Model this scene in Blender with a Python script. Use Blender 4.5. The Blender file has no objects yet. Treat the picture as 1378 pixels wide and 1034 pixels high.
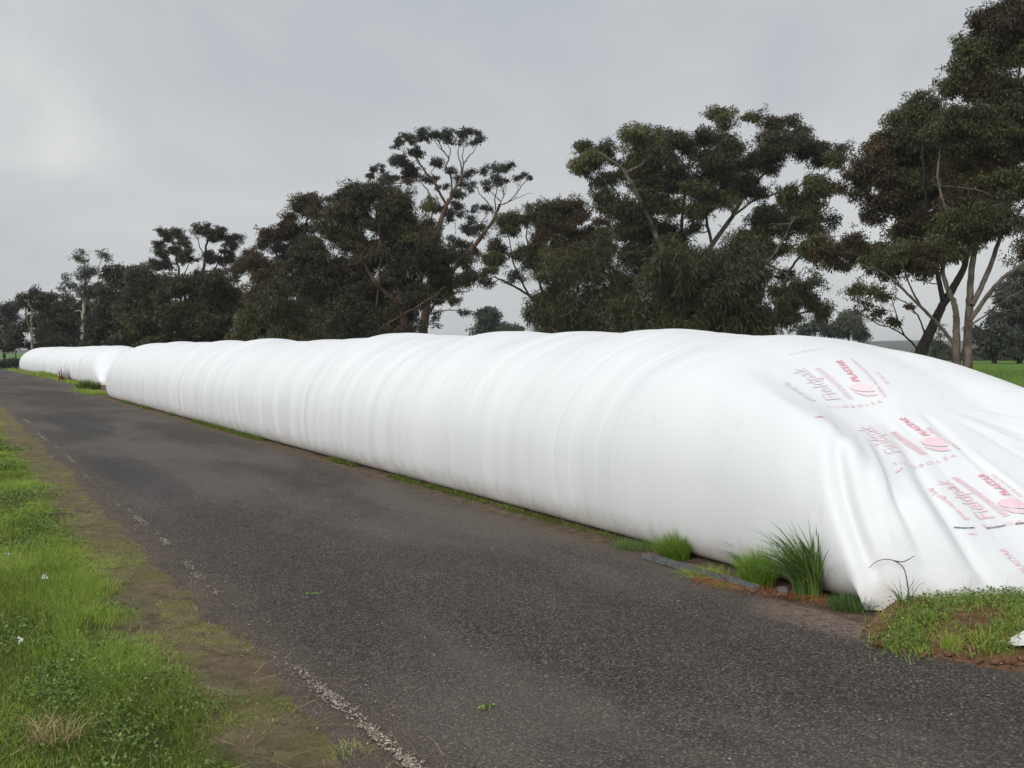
import bpy, bmesh, math, random
import numpy as np
from mathutils import Vector, Matrix
from mathutils.bvhtree import BVHTree

S = bpy.context.scene
COL = S.collection
rng = np.random.default_rng(7)
random.seed(7)
R = math.radians

# ------------------------------------------------------------------ camera
PW, PH, F = 1378.0, 1034.0, 1450.0
EYE = np.array([0.0, 0.0, 1.6])
YAW = math.atan(759.0 / F)
PITCH = -math.atan(44.0 / F)
cam = bpy.data.cameras.new("camera")
cam.sensor_width = 36.0
cam.lens = 36.0 * F / PW
cam.clip_start = 0.05
cam.clip_end = 6000.0
camo = bpy.data.objects.new("camera", cam)
COL.objects.link(camo)
camo.location = EYE
camo.rotation_euler = (math.pi / 2 + PITCH, 0, -YAW)
S.camera = camo
FWD = np.array([math.sin(YAW) * math.cos(PITCH), math.cos(YAW) * math.cos(PITCH), math.sin(PITCH)])
RGT = np.array([math.cos(YAW), -math.sin(YAW), 0.0])
UPV = np.cross(RGT, FWD)


def ray(u, v):
    return FWD + RGT * ((u - PW / 2) / F) + UPV * (-(v - PH / 2) / F)


def at(u, v, Z):
    return EYE + ray(u, v) * Z


def on_ground(u, v, z=0.0):
    d = ray(u, v)
    return EYE + d * ((z - EYE[2]) / d[2])


def project(p):
    q = np.asarray(p, float) - EYE
    Z = q @ FWD
    return PW / 2 + F * (q @ RGT) / Z, PH / 2 - F * (q @ UPV) / Z, Z


# ------------------------------------------------------------------ noise (numpy)
def _hash(ix, iy, seed):
    h = (ix.astype(np.int64) * 374761393 + iy.astype(np.int64) * 668265263 + seed * 1442695041) & 0x7FFFFFFF
    h = ((h ^ (h >> 13)) * 1274126177) & 0x7FFFFFFF
    h = (h ^ (h >> 16)) & 0x7FFFFFFF
    return h / float(0x7FFFFFFF)


def vn(x, y=0.0, seed=0):
    x, y = np.broadcast_arrays(np.asarray(x, float), np.asarray(y, float))
    ix, iy = np.floor(x), np.floor(y)
    fx, fy = x - ix, y - iy
    fx = fx * fx * fx * (fx * (fx * 6 - 15) + 10)
    fy = fy * fy * fy * (fy * (fy * 6 - 15) + 10)
    a, b = _hash(ix, iy, seed), _hash(ix + 1, iy, seed)
    c, d = _hash(ix, iy + 1, seed), _hash(ix + 1, iy + 1, seed)
    return (a + (b - a) * fx) * (1 - fy) + (c + (d - c) * fx) * fy


def fbm(x, y=0.0, seed=0, o=4):
    s, a, t = 0.0, 0.5, 0.0
    x = np.asarray(x, float)
    y = np.asarray(y, float)
    for k in range(o):
        s = s + a * vn(x * 2 ** k, y * 2 ** k, seed + k * 17)
        t += a
        a *= 0.5
    return s / t


def sstep(a, b, x):
    t = np.clip((np.asarray(x, float) - a) / (b - a), 0, 1)
    return t * t * (3 - 2 * t)


def lin(r, g, b):
    f = lambda c: (c / 255 / 12.92) if c / 255 <= 0.04045 else ((c / 255 + 0.055) / 1.055) ** 2.4
    return (f(r), f(g), f(b), 1.0)


# ------------------------------------------------------------------ mesh helpers
def make_mesh(name, V, faces, mat=None, smooth=True, attrs=None):
    """faces: list of int arrays (M,k)"""
    me = bpy.data.meshes.new(name)
    V = np.asarray(V, np.float32)
    me.vertices.add(len(V))
    me.vertices.foreach_set("co", V.ravel())
    faces = [np.asarray(f, np.int32) for f in faces if len(f)]
    loops = np.concatenate([f.ravel() for f in faces])
    tot = np.concatenate([np.full(len(f), f.shape[1], np.int32) for f in faces])
    start = np.concatenate([[0], np.cumsum(tot)[:-1]]).astype(np.int32)
    me.loops.add(len(loops))
    me.loops.foreach_set("vertex_index", loops)
    me.polygons.add(len(tot))
    me.polygons.foreach_set("loop_start", start)
    me.polygons.foreach_set("loop_total", tot)
    me.polygons.foreach_set("use_smooth", np.full(len(tot), smooth, bool))
    if attrs:
        for k, a in attrs.items():
            at_ = me.attributes.new(k, 'FLOAT', 'POINT')
            at_.data.foreach_set("value", np.asarray(a, np.float32))
    me.update(calc_edges=True)
    if mat is not None:
        me.materials.append(mat)
    return me


def link(name, me, parent=None, label=None, category=None, group=None, kind=None, loc=None):
    o = bpy.data.objects.new(name, me)
    COL.objects.link(o)
    if parent is not None:
        o.parent = parent
    if label:
        o["label"] = label
    if category:
        o["category"] = category
    if group:
        o["group"] = group
    if kind:
        o["kind"] = kind
    if loc is not None:
        o.location = loc
    return o


def grid_faces(n, m):
    i = np.arange(n - 1)[:, None]
    j = np.arange(m - 1)[None, :]
    a = (i * m + j).ravel()
    return np.stack([a, a + 1, a + m + 1, a + m], 1)


def catmull(P, per=6):
    P = np.asarray(P, float)
    if len(P) < 3:
        t = np.linspace(0, 1, per * (len(P) - 1) + 1)[:, None]
        return P[0] * (1 - t) + P[-1] * t
    Q = np.vstack([2 * P[0] - P[1], P, 2 * P[-1] - P[-2]])
    out = []
    for i in range(1, len(Q) - 2):
        p0, p1, p2, p3 = Q[i - 1], Q[i], Q[i + 1], Q[i + 2]
        t = np.linspace(0, 1, per, endpoint=False)[:, None]
        out.append(0.5 * (2 * p1 + (p2 - p0) * t + (2 * p0 - 5 * p1 + 4 * p2 - p3) * t ** 2 + (3 * p1 - p0 - 3 * p2 + p3) * t ** 3))
    out.append(P[-1:])
    return np.vstack(out)


def tube(P, rad, sides=7, cap=True, rough=0.0):
    P = np.asarray(P, float)
    n = len(P)
    rad = np.broadcast_to(np.asarray(rad, float), (n,))
    T = np.gradient(P, axis=0)
    T /= np.linalg.norm(T, axis=1)[:, None] + 1e-9
    ref = np.where(np.abs(T[:, 2:3]) > 0.8, np.array([[1.0, 0, 0]]), np.array([[0, 0, 1.0]]))
    A = np.cross(T, np.broadcast_to(ref[n // 2], T.shape))
    A /= np.linalg.norm(A, axis=1)[:, None] + 1e-9
    B = np.cross(T, A)
    th = np.linspace(0, 2 * math.pi, sides, endpoint=False)
    rr = rad[:, None] * (1 + rough * (rng.random((n, sides)) - 0.5))
    V = P[:, None, :] + rr[:, :, None] * (A[:, None, :] * np.cos(th)[None, :, None] + B[:, None, :] * np.sin(th)[None, :, None])
    V = V.reshape(-1, 3)
    i = np.arange(n - 1)[:, None]
    j = np.arange(sides)[None, :]
    a = i * sides + j
    b = i * sides + (j + 1) % sides
    Fq = np.stack([a, b, b + sides, a + sides], 2).reshape(-1, 4)
    return V, Fq


class Bag:
    """collects pieces of geometry into one mesh"""

    def __init__(self):
        self.V, self.F, self.n, self.A = [], {}, 0, []

    def add(self, V, Fc, tint=0.5):
        V = np.asarray(V, float)
        Fc = np.asarray(Fc)
        self.V.append(V)
        self.F.setdefault(Fc.shape[1], []).append(Fc + self.n)
        self.A.append(np.broadcast_to(np.asarray(tint, float), (len(V),)))
        self.n += len(V)

    def mesh(self, name, mat, smooth=True):
        return make_mesh(name, np.vstack(self.V), [np.vstack(f) for f in self.F.values()], mat, smooth,
                         {"tint": np.concatenate(self.A)})


# ------------------------------------------------------------------ node helpers
def new_mat(name):
    m = bpy.data.materials.new(name)
    m.use_nodes = True
    nt = m.node_tree
    for n in list(nt.nodes):
        nt.nodes.remove(n)
    out = nt.nodes.new('ShaderNodeOutputMaterial')
    return m, nt, out


def N(nt, t, **kw):
    n = nt.nodes.new(t)
    for k, v in kw.items():
        setattr(n, k, v)
    return n


def setin(nt, sock, v):
    if isinstance(v, bpy.types.NodeSocket):
        nt.links.new(v, sock)
    else:
        sock.default_value = v


def math_(nt, op, a, b=None, c=None, clamp=False):
    n = N(nt, 'ShaderNodeMath', operation=op, use_clamp=clamp)
    setin(nt, n.inputs[0], a)
    if b is not None:
        setin(nt, n.inputs[1], b)
    if c is not None:
        setin(nt, n.inputs[2], c)
    return n.outputs[0]


def mix(nt, fac, a, b, mode='MIX'):
    n = N(nt, 'ShaderNodeMix', data_type='RGBA', blend_type=mode)
    setin(nt, n.inputs[0], fac)
    setin(nt, n.inputs[6], a)
    setin(nt, n.inputs[7], b)
    return n.outputs[2]


def ramp(nt, fac, stops, interp='LINEAR'):
    n = N(nt, 'ShaderNodeValToRGB')
    cr = n.color_ramp
    cr.interpolation = interp
    while len(cr.elements) < len(stops):
        cr.elements.new(0.5)
    for e, (p, c) in zip(cr.elements, stops):
        e.position = p
        e.color = c if len(c) == 4 else (*c, 1)
    setin(nt, n.inputs[0], fac)
    return n.outputs[0]


def mrange(nt, v, a, b, c=0.0, d=1.0, smooth=True):
    n = N(nt, 'ShaderNodeMapRange', interpolation_type='SMOOTHSTEP' if smooth else 'LINEAR')
    setin(nt, n.inputs[0], v)
    for k, x in zip((1, 2, 3, 4), (a, b, c, d)):
        n.inputs[k].default_value = x
    return n.outputs[0]


def position(nt):
    g = N(nt, 'ShaderNodeNewGeometry')
    s = N(nt, 'ShaderNodeSeparateXYZ')
    nt.links.new(g.outputs['Position'], s.inputs[0])
    return g.outputs['Position'], s.outputs[0], s.outputs[1], s.outputs[2]


def noise(nt, vec, scale, detail=4, rough=0.55, dist=0.0, mapping=None):
    if mapping:
        mp = N(nt, 'ShaderNodeMapping')
        nt.links.new(vec, mp.inputs[0])
        mp.inputs['Scale'].default_value = mapping
        vec = mp.outputs[0]
    n = N(nt, 'ShaderNodeTexNoise')
    nt.links.new(vec, n.inputs['Vector'])
    n.inputs['Scale'].default_value = scale
    n.inputs['Detail'].default_value = detail
    n.inputs['Roughness'].default_value = rough
    n.inputs['Distortion'].default_value = dist
    return n.outputs['Fac']


def voro(nt, vec, scale, feature='F1', rnd=1.0):
    n = N(nt, 'ShaderNodeTexVoronoi', feature=feature)
    nt.links.new(vec, n.inputs['Vector'])
    n.inputs['Scale'].default_value = scale
    n.inputs['Randomness'].default_value = rnd
    return n


def principled(nt, out, col, rough=0.6, spec=0.4, normal=None, **kw):
    p = N(nt, 'ShaderNodeBsdfPrincipled')
    setin(nt, p.inputs['Base Color'], col)
    setin(nt, p.inputs['Roughness'], rough)
    setin(nt, p.inputs['Specular IOR Level'], spec)
    for k, v in kw.items():
        setin(nt, p.inputs[k], v)
    if normal is not None:
        nt.links.new(normal, p.inputs['Normal'])
    nt.links.new(p.outputs[0], out.inputs['Surface'])
    return p


def bump(nt, h, strength=0.5, dist=0.01, normal=None):
    b = N(nt, 'ShaderNodeBump')
    b.inputs['Strength'].default_value = strength
    b.inputs['Distance'].default_value = dist
    nt.links.new(h, b.inputs['Height'])
    if normal is not None:
        nt.links.new(normal, b.inputs['Normal'])
    return b.outputs[0]


def tint_attr(nt, name="tint"):
    a = N(nt, 'ShaderNodeAttribute', attribute_name=name)
    return a.outputs['Fac']


def leaf_mat(name, stops, rough=0.5, trans=0.25, spec=0.35):
    m, nt, out = new_mat(name)
    c = ramp(nt, tint_attr(nt), stops)
    p = principled(nt, out, c, rough, spec)
    t = N(nt, 'ShaderNodeBsdfTranslucent')
    nt.links.new(mix(nt, 0.5, c, (0.5, 0.6, 0.1, 1), 'MULTIPLY'), t.inputs[0])
    nt.links.new(c, t.inputs[0])
    ms = N(nt, 'ShaderNodeMixShader')
    ms.inputs[0].default_value = trans
    nt.links.new(p.outputs[0], ms.inputs[1])
    nt.links.new(t.outputs[0], ms.inputs[2])
    nt.links.new(ms.outputs[0], out.inputs['Surface'])
    return m


def bark_mat(name, c0, c1, scale=6.0):
    m, nt, out = new_mat(name)
    pos, x, y, z = position(nt)
    n1 = noise(nt, pos, scale, 5, 0.6, 0.4, (1, 1, 0.22))
    n2 = noise(nt, pos, 1.3, 3)
    c = mix(nt, mrange(nt, math_(nt, 'ADD', math_(nt, 'MULTIPLY', n1, 0.6), math_(nt, 'MULTIPLY', n2, 0.4)), 0.35, 0.65), c0, c1)
    principled(nt, out, c, 0.85, 0.2, bump(nt, n1, 0.6, 0.03))
    return m


# ------------------------------------------------------------------ world and light
SUN_AZ = R(240)      # direction to the sun, measured clockwise from +Y
SUN_EL = R(30)
w = bpy.data.worlds.new("World")
S.world = w
w.use_nodes = True
nt = w.node_tree
for n in list(nt.nodes):
    nt.nodes.remove(n)
wo = N(nt, 'ShaderNodeOutputWorld')
tc = N(nt, 'ShaderNodeTexCoord')
gen = tc.outputs['Generated']
sep = N(nt, 'ShaderNodeSeparateXYZ')
nt.links.new(gen, sep.inputs[0])
mp = N(nt, 'ShaderNodeMapping')
mp.inputs['Scale'].default_value = (1.0, 1.0, 1.7)
mp.inputs['Location'].default_value = (0.35, 0.2, 0.1)
nt.links.new(gen, mp.inputs[0])
c1 = noise(nt, mp.outputs[0], 1.7, 6, 0.5, 0.5)
c2 = noise(nt, mp.outputs[0], 4.2, 5, 0.5, 0.8)
cl = math_(nt, 'ADD', math_(nt, 'MULTIPLY', c1, 0.68), math_(nt, 'MULTIPLY', c2, 0.32))
ccol = ramp(nt, cl, [(0.34, lin(183, 189, 197)), (0.46, lin(198, 201, 204)), (0.55, lin(207, 209, 210)), (0.64, lin(223, 224, 224))])
gr = mrange(nt, sep.outputs[2], 0.40, 0.9, 1.0, 1.12)
# the cloud is thinner and brighter on the side the sun stands
sd = N(nt, 'ShaderNodeVectorMath', operation='DOT_PRODUCT')
nt.links.new(gen, sd.inputs[0])
sd.inputs[1].default_value = (math.sin(SUN_AZ) * math.cos(SUN_EL), math.cos(SUN_AZ) * math.cos(SUN_EL), math.sin(SUN_EL))
gs = mrange(nt, sd.outputs['Value'], -0.05, 1.0, 1.0, 2.2)
gl = math_(nt, 'MULTIPLY', gr, gs)
vm = N(nt, 'ShaderNodeVectorMath', operation='SCALE')
nt.links.new(ccol, vm.inputs[0])
nt.links.new(gl, vm.inputs['Scale'])
bg1 = N(nt, 'ShaderNodeBackground')
nt.links.new(vm.outputs[0], bg1.inputs[0])
bg1.inputs[1].default_value = 1.0
sky = N(nt, 'ShaderNodeTexSky', sky_type='NISHITA')
sky.sun_disc = False
sky.sun_elevation = SUN_EL
sky.sun_rotation = SUN_AZ
bg2 = N(nt, 'ShaderNodeBackground')
nt.links.new(sky.outputs[0], bg2.inputs[0])
bg2.inputs[1].default_value = 0.08
ms = N(nt, 'ShaderNodeMixShader')
ms.inputs[0].default_value = 0.06
nt.links.new(bg1.outputs[0], ms.inputs[1])
nt.links.new(bg2.outputs[0], ms.inputs[2])
nt.links.new(ms.outputs[0], wo.inputs[0])

sl = bpy.data.lights.new("sun", 'SUN')
sl.energy = 1.15
sl.angle = R(30)
sl.color = (1.0, 0.97, 0.92)
so = bpy.data.objects.new("sun", sl)
COL.objects.link(so)
dsun = Vector((math.sin(SUN_AZ) * math.cos(SUN_EL), math.cos(SUN_AZ) * math.cos(SUN_EL), math.sin(SUN_EL)))
so.rotation_euler = dsun.to_track_quat('Z', 'Y').to_euler()
so.location = (0, 0, 30)

S.view_settings.view_transform = 'Standard'
S.view_settings.look = 'None'
S.view_settings.exposure = 0.0
S.view_settings.gamma = 1.0
S.render.film_transparent = False
S.cycles.max_bounces = 8
S.cycles.transparent_max_bounces = 8

# ------------------------------------------------------------------ ground
def ground_z(x, y):
    x = np.asarray(x, float)
    y = np.asarray(y, float)
    r = np.hypot(x - 8.5, y * 0.2)
    z = 0.42 * sstep(0, 55, x - 8.6)
    far = np.hypot(x, y)
    z = z * (1 - sstep(120, 400, far))
    return z


def build_ground():
    xs = np.unique(np.concatenate([np.linspace(-3000, -60, 12), np.linspace(-60, -4, 15), np.linspace(-4, 10, 141), np.linspace(10, 120, 56), np.linspace(120, 3000, 14)]))
    ys = np.unique(np.concatenate([np.linspace(-3000, -60, 10), np.linspace(-60, 2, 12), np.linspace(2, 30, 201), np.linspace(30, 150, 61), np.linspace(150, 3500, 14)]))
    Y, X = np.meshgrid(ys, xs, indexing='ij')
    Z = ground_z(X, Y) - 0.012
    near = (1 - sstep(20, 30, np.abs(Y - 10))) * (1 - sstep(1.1, 1.7, X)) * sstep(-4, -3, X)
    Z = Z + near * (0.035 * fbm(X * 1.3, Y * 1.0, 3) + 0.02 * (fbm(X * 6, Y * 6, 5) - 0.5) - 0.02)
    V = np.stack([X.ravel(), Y.ravel(), Z.ravel()], 1)
    m, nt, out = new_mat("earth")
    pos, x, y, z = position(nt)
    n1 = noise(nt, pos, 0.9, 5, 0.6)
    n2 = noise(nt, pos, 7.0, 6, 0.65)
    n3 = noise(nt, pos, 60.0, 4, 0.7)
    earth = ramp(nt, n2, [(0.3, lin(98, 87, 68)), (0.5, lin(126, 111, 88)), (0.7, lin(150, 134, 110))])
    dark = ramp(nt, n3, [(0.3, lin(42, 40, 40)), (0.7, lin(78, 72, 68))])
    moss = ramp(nt, n3, [(0.3, lin(76, 82, 34)), (0.7, lin(122, 126, 62))])
    green = ramp(nt, n3, [(0.3, lin(48, 62, 22)), (0.7, lin(84, 98, 36))])
    # verge on the left of the road: thatch under the grass, bare earth, mossy patches, crumbs of tar
    edge = math_(nt, 'ADD', x, math_(nt, 'MULTIPLY', math_(nt, 'SUBTRACT', n1, 0.5), 0.9))
    n4 = noise(nt, pos, 130.0, 3, 0.7)
    earth = mix(nt, mrange(nt, math_(nt, 'ADD', math_(nt, 'MULTIPLY', n3, 0.6), math_(nt, 'MULTIPLY', n4, 0.4)), 0.36, 0.62), mix(nt, 0.45, earth, lin(48, 42, 35)), earth)
    c = mix(nt, mrange(nt, edge, 0.75, 1.05), green, earth)
    c = mix(nt, math_(nt, 'MULTIPLY', mrange(nt, math_(nt, 'ADD', math_(nt, 'MULTIPLY', noise(nt, pos, 2.6, 5, 0.6, 0.5), 0.6), math_(nt, 'MULTIPLY', n3, 0.4)), 0.46, 0.60), mrange(nt, x, 0.4, 1.2, 0.0, 0.7)), c, moss)
    c = mix(nt, math_(nt, 'MULTIPLY', mrange(nt, noise(nt, pos, 3.1, 5, 0.7), 0.54, 0.66), mrange(nt, x, 0.2, 0.9, 0.0, 0.55)), c, dark)
    c = mix(nt, math_(nt, 'MULTIPLY', mrange(nt, edge, 1.4, 1.8), 0.5), c, dark)
    # earth at the foot of the bags
    red = ramp(nt, n2, [(0.3, lin(80, 66, 54)), (0.55, lin(112, 96, 80)), (0.75, lin(138, 122, 104))])
    c = mix(nt, mrange(nt, x, 3.0, 3.4), c, red)
    # sown field beyond
    crop = ramp(nt, math_(nt, 'ADD', math_(nt, 'MULTIPLY', n3, 0.5), math_(nt, 'MULTIPLY', n1, 0.5)), [(0.3, lin(66, 96, 32)), (0.7, lin(104, 134, 58))])
    c = mix(nt, mrange(nt, x, 8.3, 9.0), c, crop)
    c = mix(nt, mrange(nt, math_(nt, 'MULTIPLY', x, -1), -0.3, 2.0), c, crop)
    c = mix(nt, mrange(nt, y, 105, 112), c, crop)
    principled(nt, out, c, 0.95, 0.15, bump(nt, math_(nt, 'ADD', math_(nt, 'ADD', n2, n3), n4), 0.9, 0.02))
    link("ground", make_mesh("ground", V, [grid_faces(len(ys), len(xs))], m), kind="structure")


build_ground()


def road_left(y):
    return 1.36 + 0.16 * (fbm(np.asarray(y) * 0.9, 0, 21) - 0.5) + 0.12 * (fbm(np.asarray(y) * 5, 0, 22) - 0.5)


def road_right(y):
    y = np.asarray(y, float)
    return 4.84 - 0.006 * np.maximum(y - 10, 0) + 0.12 * (fbm(y * 0.8, 0, 31) - 0.5) + 0.10 * (fbm(y * 4, 0, 32) - 0.5)+ 0.9 * sstep(46, 60, y) * (1 - 0.6 * sstep(60, 105, y))


def build_road():
    ys = np.concatenate([np.arange(-12, 30, 0.05), np.arange(30, 110, 0.5)])
    t = np.linspace(0, 1, 61)
    L, Rr = road_left(ys), road_right(ys)
    X = L[:, None] * (1 - t) + Rr[:, None] * t
    Y = np.repeat(ys[:, None], 61, 1)
    Z = 0.004 * (fbm(X * 2, Y * 0.7, 41) - 0.5) + 0.03 * np.sin(np.pi * t)[None, :] * 0.5
    Z[:, 0] = -0.03
    Z[:, -1] = -0.03
    V = np.stack([X.ravel(), Y.ravel(), Z.ravel()], 1)
    m, nt, out = new_mat("chip_seal")
    pos, x, y, z = position(nt)
    v1 = voro(nt, pos, 78.0)
    v2 = voro(nt, pos, 48.0)
    sc = N(nt, 'ShaderNodeSeparateColor')
    nt.links.new(v1.outputs['Color'], sc.inputs[0])
    stone = ramp(nt, sc.outputs[0], [(0.0, lin(46, 42, 38)), (0.4, lin(76, 69, 62)), (0.8, lin(98, 90, 81)), (0.95, lin(116, 107, 97)), (1.0, lin(140, 130, 120))])
    gap = mrange(nt, v1.outputs['Distance'], 0.32, 0.66)
    c = mix(nt, math_(nt, 'MULTIPLY', gap, 0.85), stone, lin(24, 22, 21))
    nb = noise(nt, pos, 0.5, 5, 0.6, 0.4, (1, 0.35, 1))
    nm = noise(nt, pos, 4.0, 5, 0.65)
    c = mix(nt, math_(nt, 'MULTIPLY', mrange(nt, nm, 0.45, 0.68), 0.5), c, mix(nt, 0.35, c, lin(52, 49, 50)))
    c = mix(nt, math_(nt, 'MULTIPLY', mrange(nt, nb, 0.42, 0.62), 0.6), c, mix(nt, 0.5, c, lin(124, 112, 102)))
    track = math_(nt, 'ADD', x, math_(nt, 'MULTIPLY', math_(nt, 'SUBTRACT', noise(nt, pos, 0.8, 3), 0.5), 0.5))
    tk = math_(nt, 'ADD', mrange(nt, math_(nt, 'ABSOLUTE', math_(nt, 'SUBTRACT', track, 2.25)), 0.32, 0.05), mrange(nt, math_(nt, 'ABSOLUTE', math_(nt, 'SUBTRACT', track, 3.75)), 0.32, 0.05))
    c = mix(nt, math_(nt, 'MULTIPLY', tk, 0.25), c, mix(nt, 0.5, c, lin(40, 38, 38)))
    # fine dust toward the edges
    nd = noise(nt, pos, 1.6, 5, 0.6, 0.3)
    dl = math_(nt, 'MULTIPLY', mrange(nt, math_(nt, 'ADD', x, math_(nt, 'MULTIPLY', math_(nt, 'SUBTRACT', nm, 0.5), 0.9)), 1.85, 1.4), mrange(nt, nd, 0.25, 0.55))
    dr = math_(nt, 'MULTIPLY', mrange(nt, math_(nt, 'ADD', x, math_(nt, 'MULTIPLY', nd, 0.5)), 4.62, 5.12), 0.85)
    dirt = ramp(nt, nm, [(0.3, lin(78, 68, 56)), (0.7, lin(116, 101, 84))])
    dirt = mix(nt, mrange(nt, noise(nt, pos, 70.0, 4, 0.7), 0.35, 0.7), mix(nt, 0.45, dirt, lin(52, 46, 40)), dirt)
    c = mix(nt, math_(nt, 'MULTIPLY', math_(nt, 'MAXIMUM', math_(nt, 'MULTIPLY', dl, 0.9), dr), math_(nt, 'SUBTRACT', 1.0, math_(nt, 'MULTIPLY', gap, 0.4))), c, dirt)
    ex = math_(nt, 'DIVIDE', math_(nt, 'SUBTRACT', x, 4.72), 0.42)
    ey = math_(nt, 'DIVIDE', math_(nt, 'SUBTRACT', y, 4.75), 0.75)
    er = math_(nt, 'ADD', math_(nt, 'ADD', math_(nt, 'MULTIPLY', ex, ex), math_(nt, 'MULTIPLY', ey, ey)), math_(nt, 'MULTIPLY', math_(nt, 'SUBTRACT', nm, 0.5), 1.4))
    c = mix(nt, math_(nt, 'MULTIPLY', math_(nt, 'MULTIPLY', mrange(nt, er, 1.3, 0.2), mrange(nt, noise(nt, pos, 16.0, 5, 0.7), 0.3, 0.6)), math_(nt, 'SUBTRACT', 0.75, math_(nt, 'MULTIPLY', gap, 0.4))), c, ramp(nt, nm, [(0.3, lin(118, 98, 86)), (0.7, lin(152, 132, 118))]))
    # two patches of newer, darker tar
    def patch(cx, cy, rx, ry):
        a = math_(nt, 'DIVIDE', math_(nt, 'SUBTRACT', x, cx), rx)
        b = math_(nt, 'DIVIDE', math_(nt, 'SUBTRACT', y, cy), ry)
        d = math_(nt, 'ADD', math_(nt, 'POWER', math_(nt, 'ABSOLUTE', a), 3.0), math_(nt, 'POWER', math_(nt, 'ABSOLUTE', b), 3.0))
        d = math_(nt, 'ADD', d, math_(nt, 'MULTIPLY', math_(nt, 'SUBTRACT', nd, 0.5), 1.6))
        return mrange(nt, d, 1.15, 0.75)
    pm = math_(nt, 'MAXIMUM', patch(2.55, 26.0, 0.55, 4.2), math_(nt, 'MULTIPLY', patch(2.15, 14.6, 0.4, 2.6), 0.7))
    c = mix(nt, math_(nt, 'MULTIPLY', pm, 0.6), c, lin(50, 50, 54))
    h = math_(nt, 'ADD', math_(nt, 'MULTIPLY', v1.outputs['Distance'], -0.7), math_(nt, 'MULTIPLY', v2.outputs['Distance'], -0.3))
    nrm = bump(nt, h, 0.9, 0.012)
    principled(nt, out, c, 0.82, 0.3, nrm)
    link("road", make_mesh("road", V, [grid_faces(len(ys), 61)], m), kind="structure")

    # what is left of a painted edge line: flakes of paint held on the tops of the stones
    b = Bag()
    n = 4400
    yy = 3.0 + 27 * rng.random(n * 4) ** 1.6
    keep = 0.6 * fbm(yy * 0.7, 0, 51, 3) + 0.4 * fbm(yy * 4.0, 0, 52, 3) + 0.16 * sstep(8, 3.5, yy) - 0.10 * sstep(7, 15, yy) > 0.44 + 0.26 * rng.random(n * 4)
    yy = yy[keep][:n]
    xx = 1.56 + 0.03 * np.sin(yy * 0.8) + rng.normal(0, 0.019, len(yy))
    sz = rng.uniform(0.0016, 0.0052, len(yy)) * (1 + 0.03 * yy)
    k = 6
    th = np.linspace(0, 2 * math.pi, k, endpoint=False)[None, :] + rng.random((len(yy), 1)) * 6
    rr = sz[:, None] * rng.uniform(0.6, 1.3, (len(yy), k))
    zz = 0.010 + 0.03 * 0.5 * np.sin(np.pi * np.clip((xx - 1.36) / 3.26, 0, 1))
    Vf = np.stack([xx[:, None] + rr * np.cos(th), yy[:, None] + rr * np.sin(th) * 1.5, np.repeat(zz[:, None], k, 1) + rng.uniform(-.002, .002, (len(yy), k))], 2).reshape(-1, 3)
    Ff = np.arange(len(yy) * k).reshape(-1, k)
    b.add(Vf, Ff, np.repeat(rng.random(len(yy)), k))
    m, nt, out = new_mat("worn_paint")
    principled(nt, out, ramp(nt, tint_attr(nt), [(0, lin(104, 94, 84)), (0.6, lin(146, 134, 122)), (1, lin(196, 186, 172))]), 0.8, 0.3)
    link("road_marking", b.mesh("road_marking", m, False), kind="structure")

    # loose chips lying on the seal
    b = Bag()
    base = np.array([[1, 0, 0], [-.9, .1, 0], [0, 1, .1], [.1, -1, 0], [0, 0, .7], [0, 0, -.5]], float)
    tri = np.array([[0, 2, 4], [2, 1, 4], [1, 3, 4], [3, 0, 4], [2, 0, 5], [1, 2, 5], [3, 1, 5], [0, 3, 5]])
    n = 2600
    yy = 3.2 + 13 * rng.random(n) ** 1.4
    xx = rng.uniform(1.3, 4.9, n)
    xx[: n // 3] = 1.5 + rng.normal(0, 0.13, n // 3)
    for i in range(n):
        s = rng.uniform(0.003, 0.0075)
        a = rng.random() * 6.28
        M = np.array([[math.cos(a), -math.sin(a), 0], [math.sin(a), math.cos(a), 0], [0, 0, 1]])
        Vp = (base * rng.uniform(0.7, 1.2, base.shape)) @ M.T * s + [xx[i], yy[i], 0.014 + s * 0.4]
        b.add(Vp, tri, rng.random())
    m, nt, out = new_mat("loose_chips")
    principled(nt, out, ramp(nt, tint_attr(nt), [(0, lin(46, 44, 45)), (0.5, lin(100, 92, 88)), (0.9, lin(140, 130, 122)), (1, lin(176, 166, 156))]), 0.8, 0.3)
    link("loose_gravel", b.mesh("loose_gravel", m, False), kind="stuff")


build_road()

# hills at the horizon
def build_hills():
    n = 160
    b = Bag()
    ang = np.linspace(R(-10), R(110), n)
    d = 1100.0
    hgt = 3 + 11 * fbm(ang * 5, 0, 61, 4) * sstep(R(20), R(45), ang) + 3 * sstep(R(44), R(48), ang)
    rows = []
    for k, f in enumerate([0, 0.35, 0.7, 0.92, 1.0, 0.9, 0.0]):
        dd = d + k * 60
        rows.append(np.stack([np.sin(ang) * dd, np.cos(ang) * dd, hgt * f - (0.5 if f == 0 else 0)], 1))
    V = np.vstack(rows)
    m, nt, out = new_mat("scrub_hill")
    pos, x, y, z = position(nt)
    principled(nt, out, ramp(nt, noise(nt, pos, 0.03, 5), [(0.3, lin(60, 66, 58)), (0.7, lin(96, 100, 88))]), 0.95, 0.1)
    link("hills", make_mesh("hills", V, [grid_faces(7, n)], m), kind="structure")


build_hills()

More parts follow.
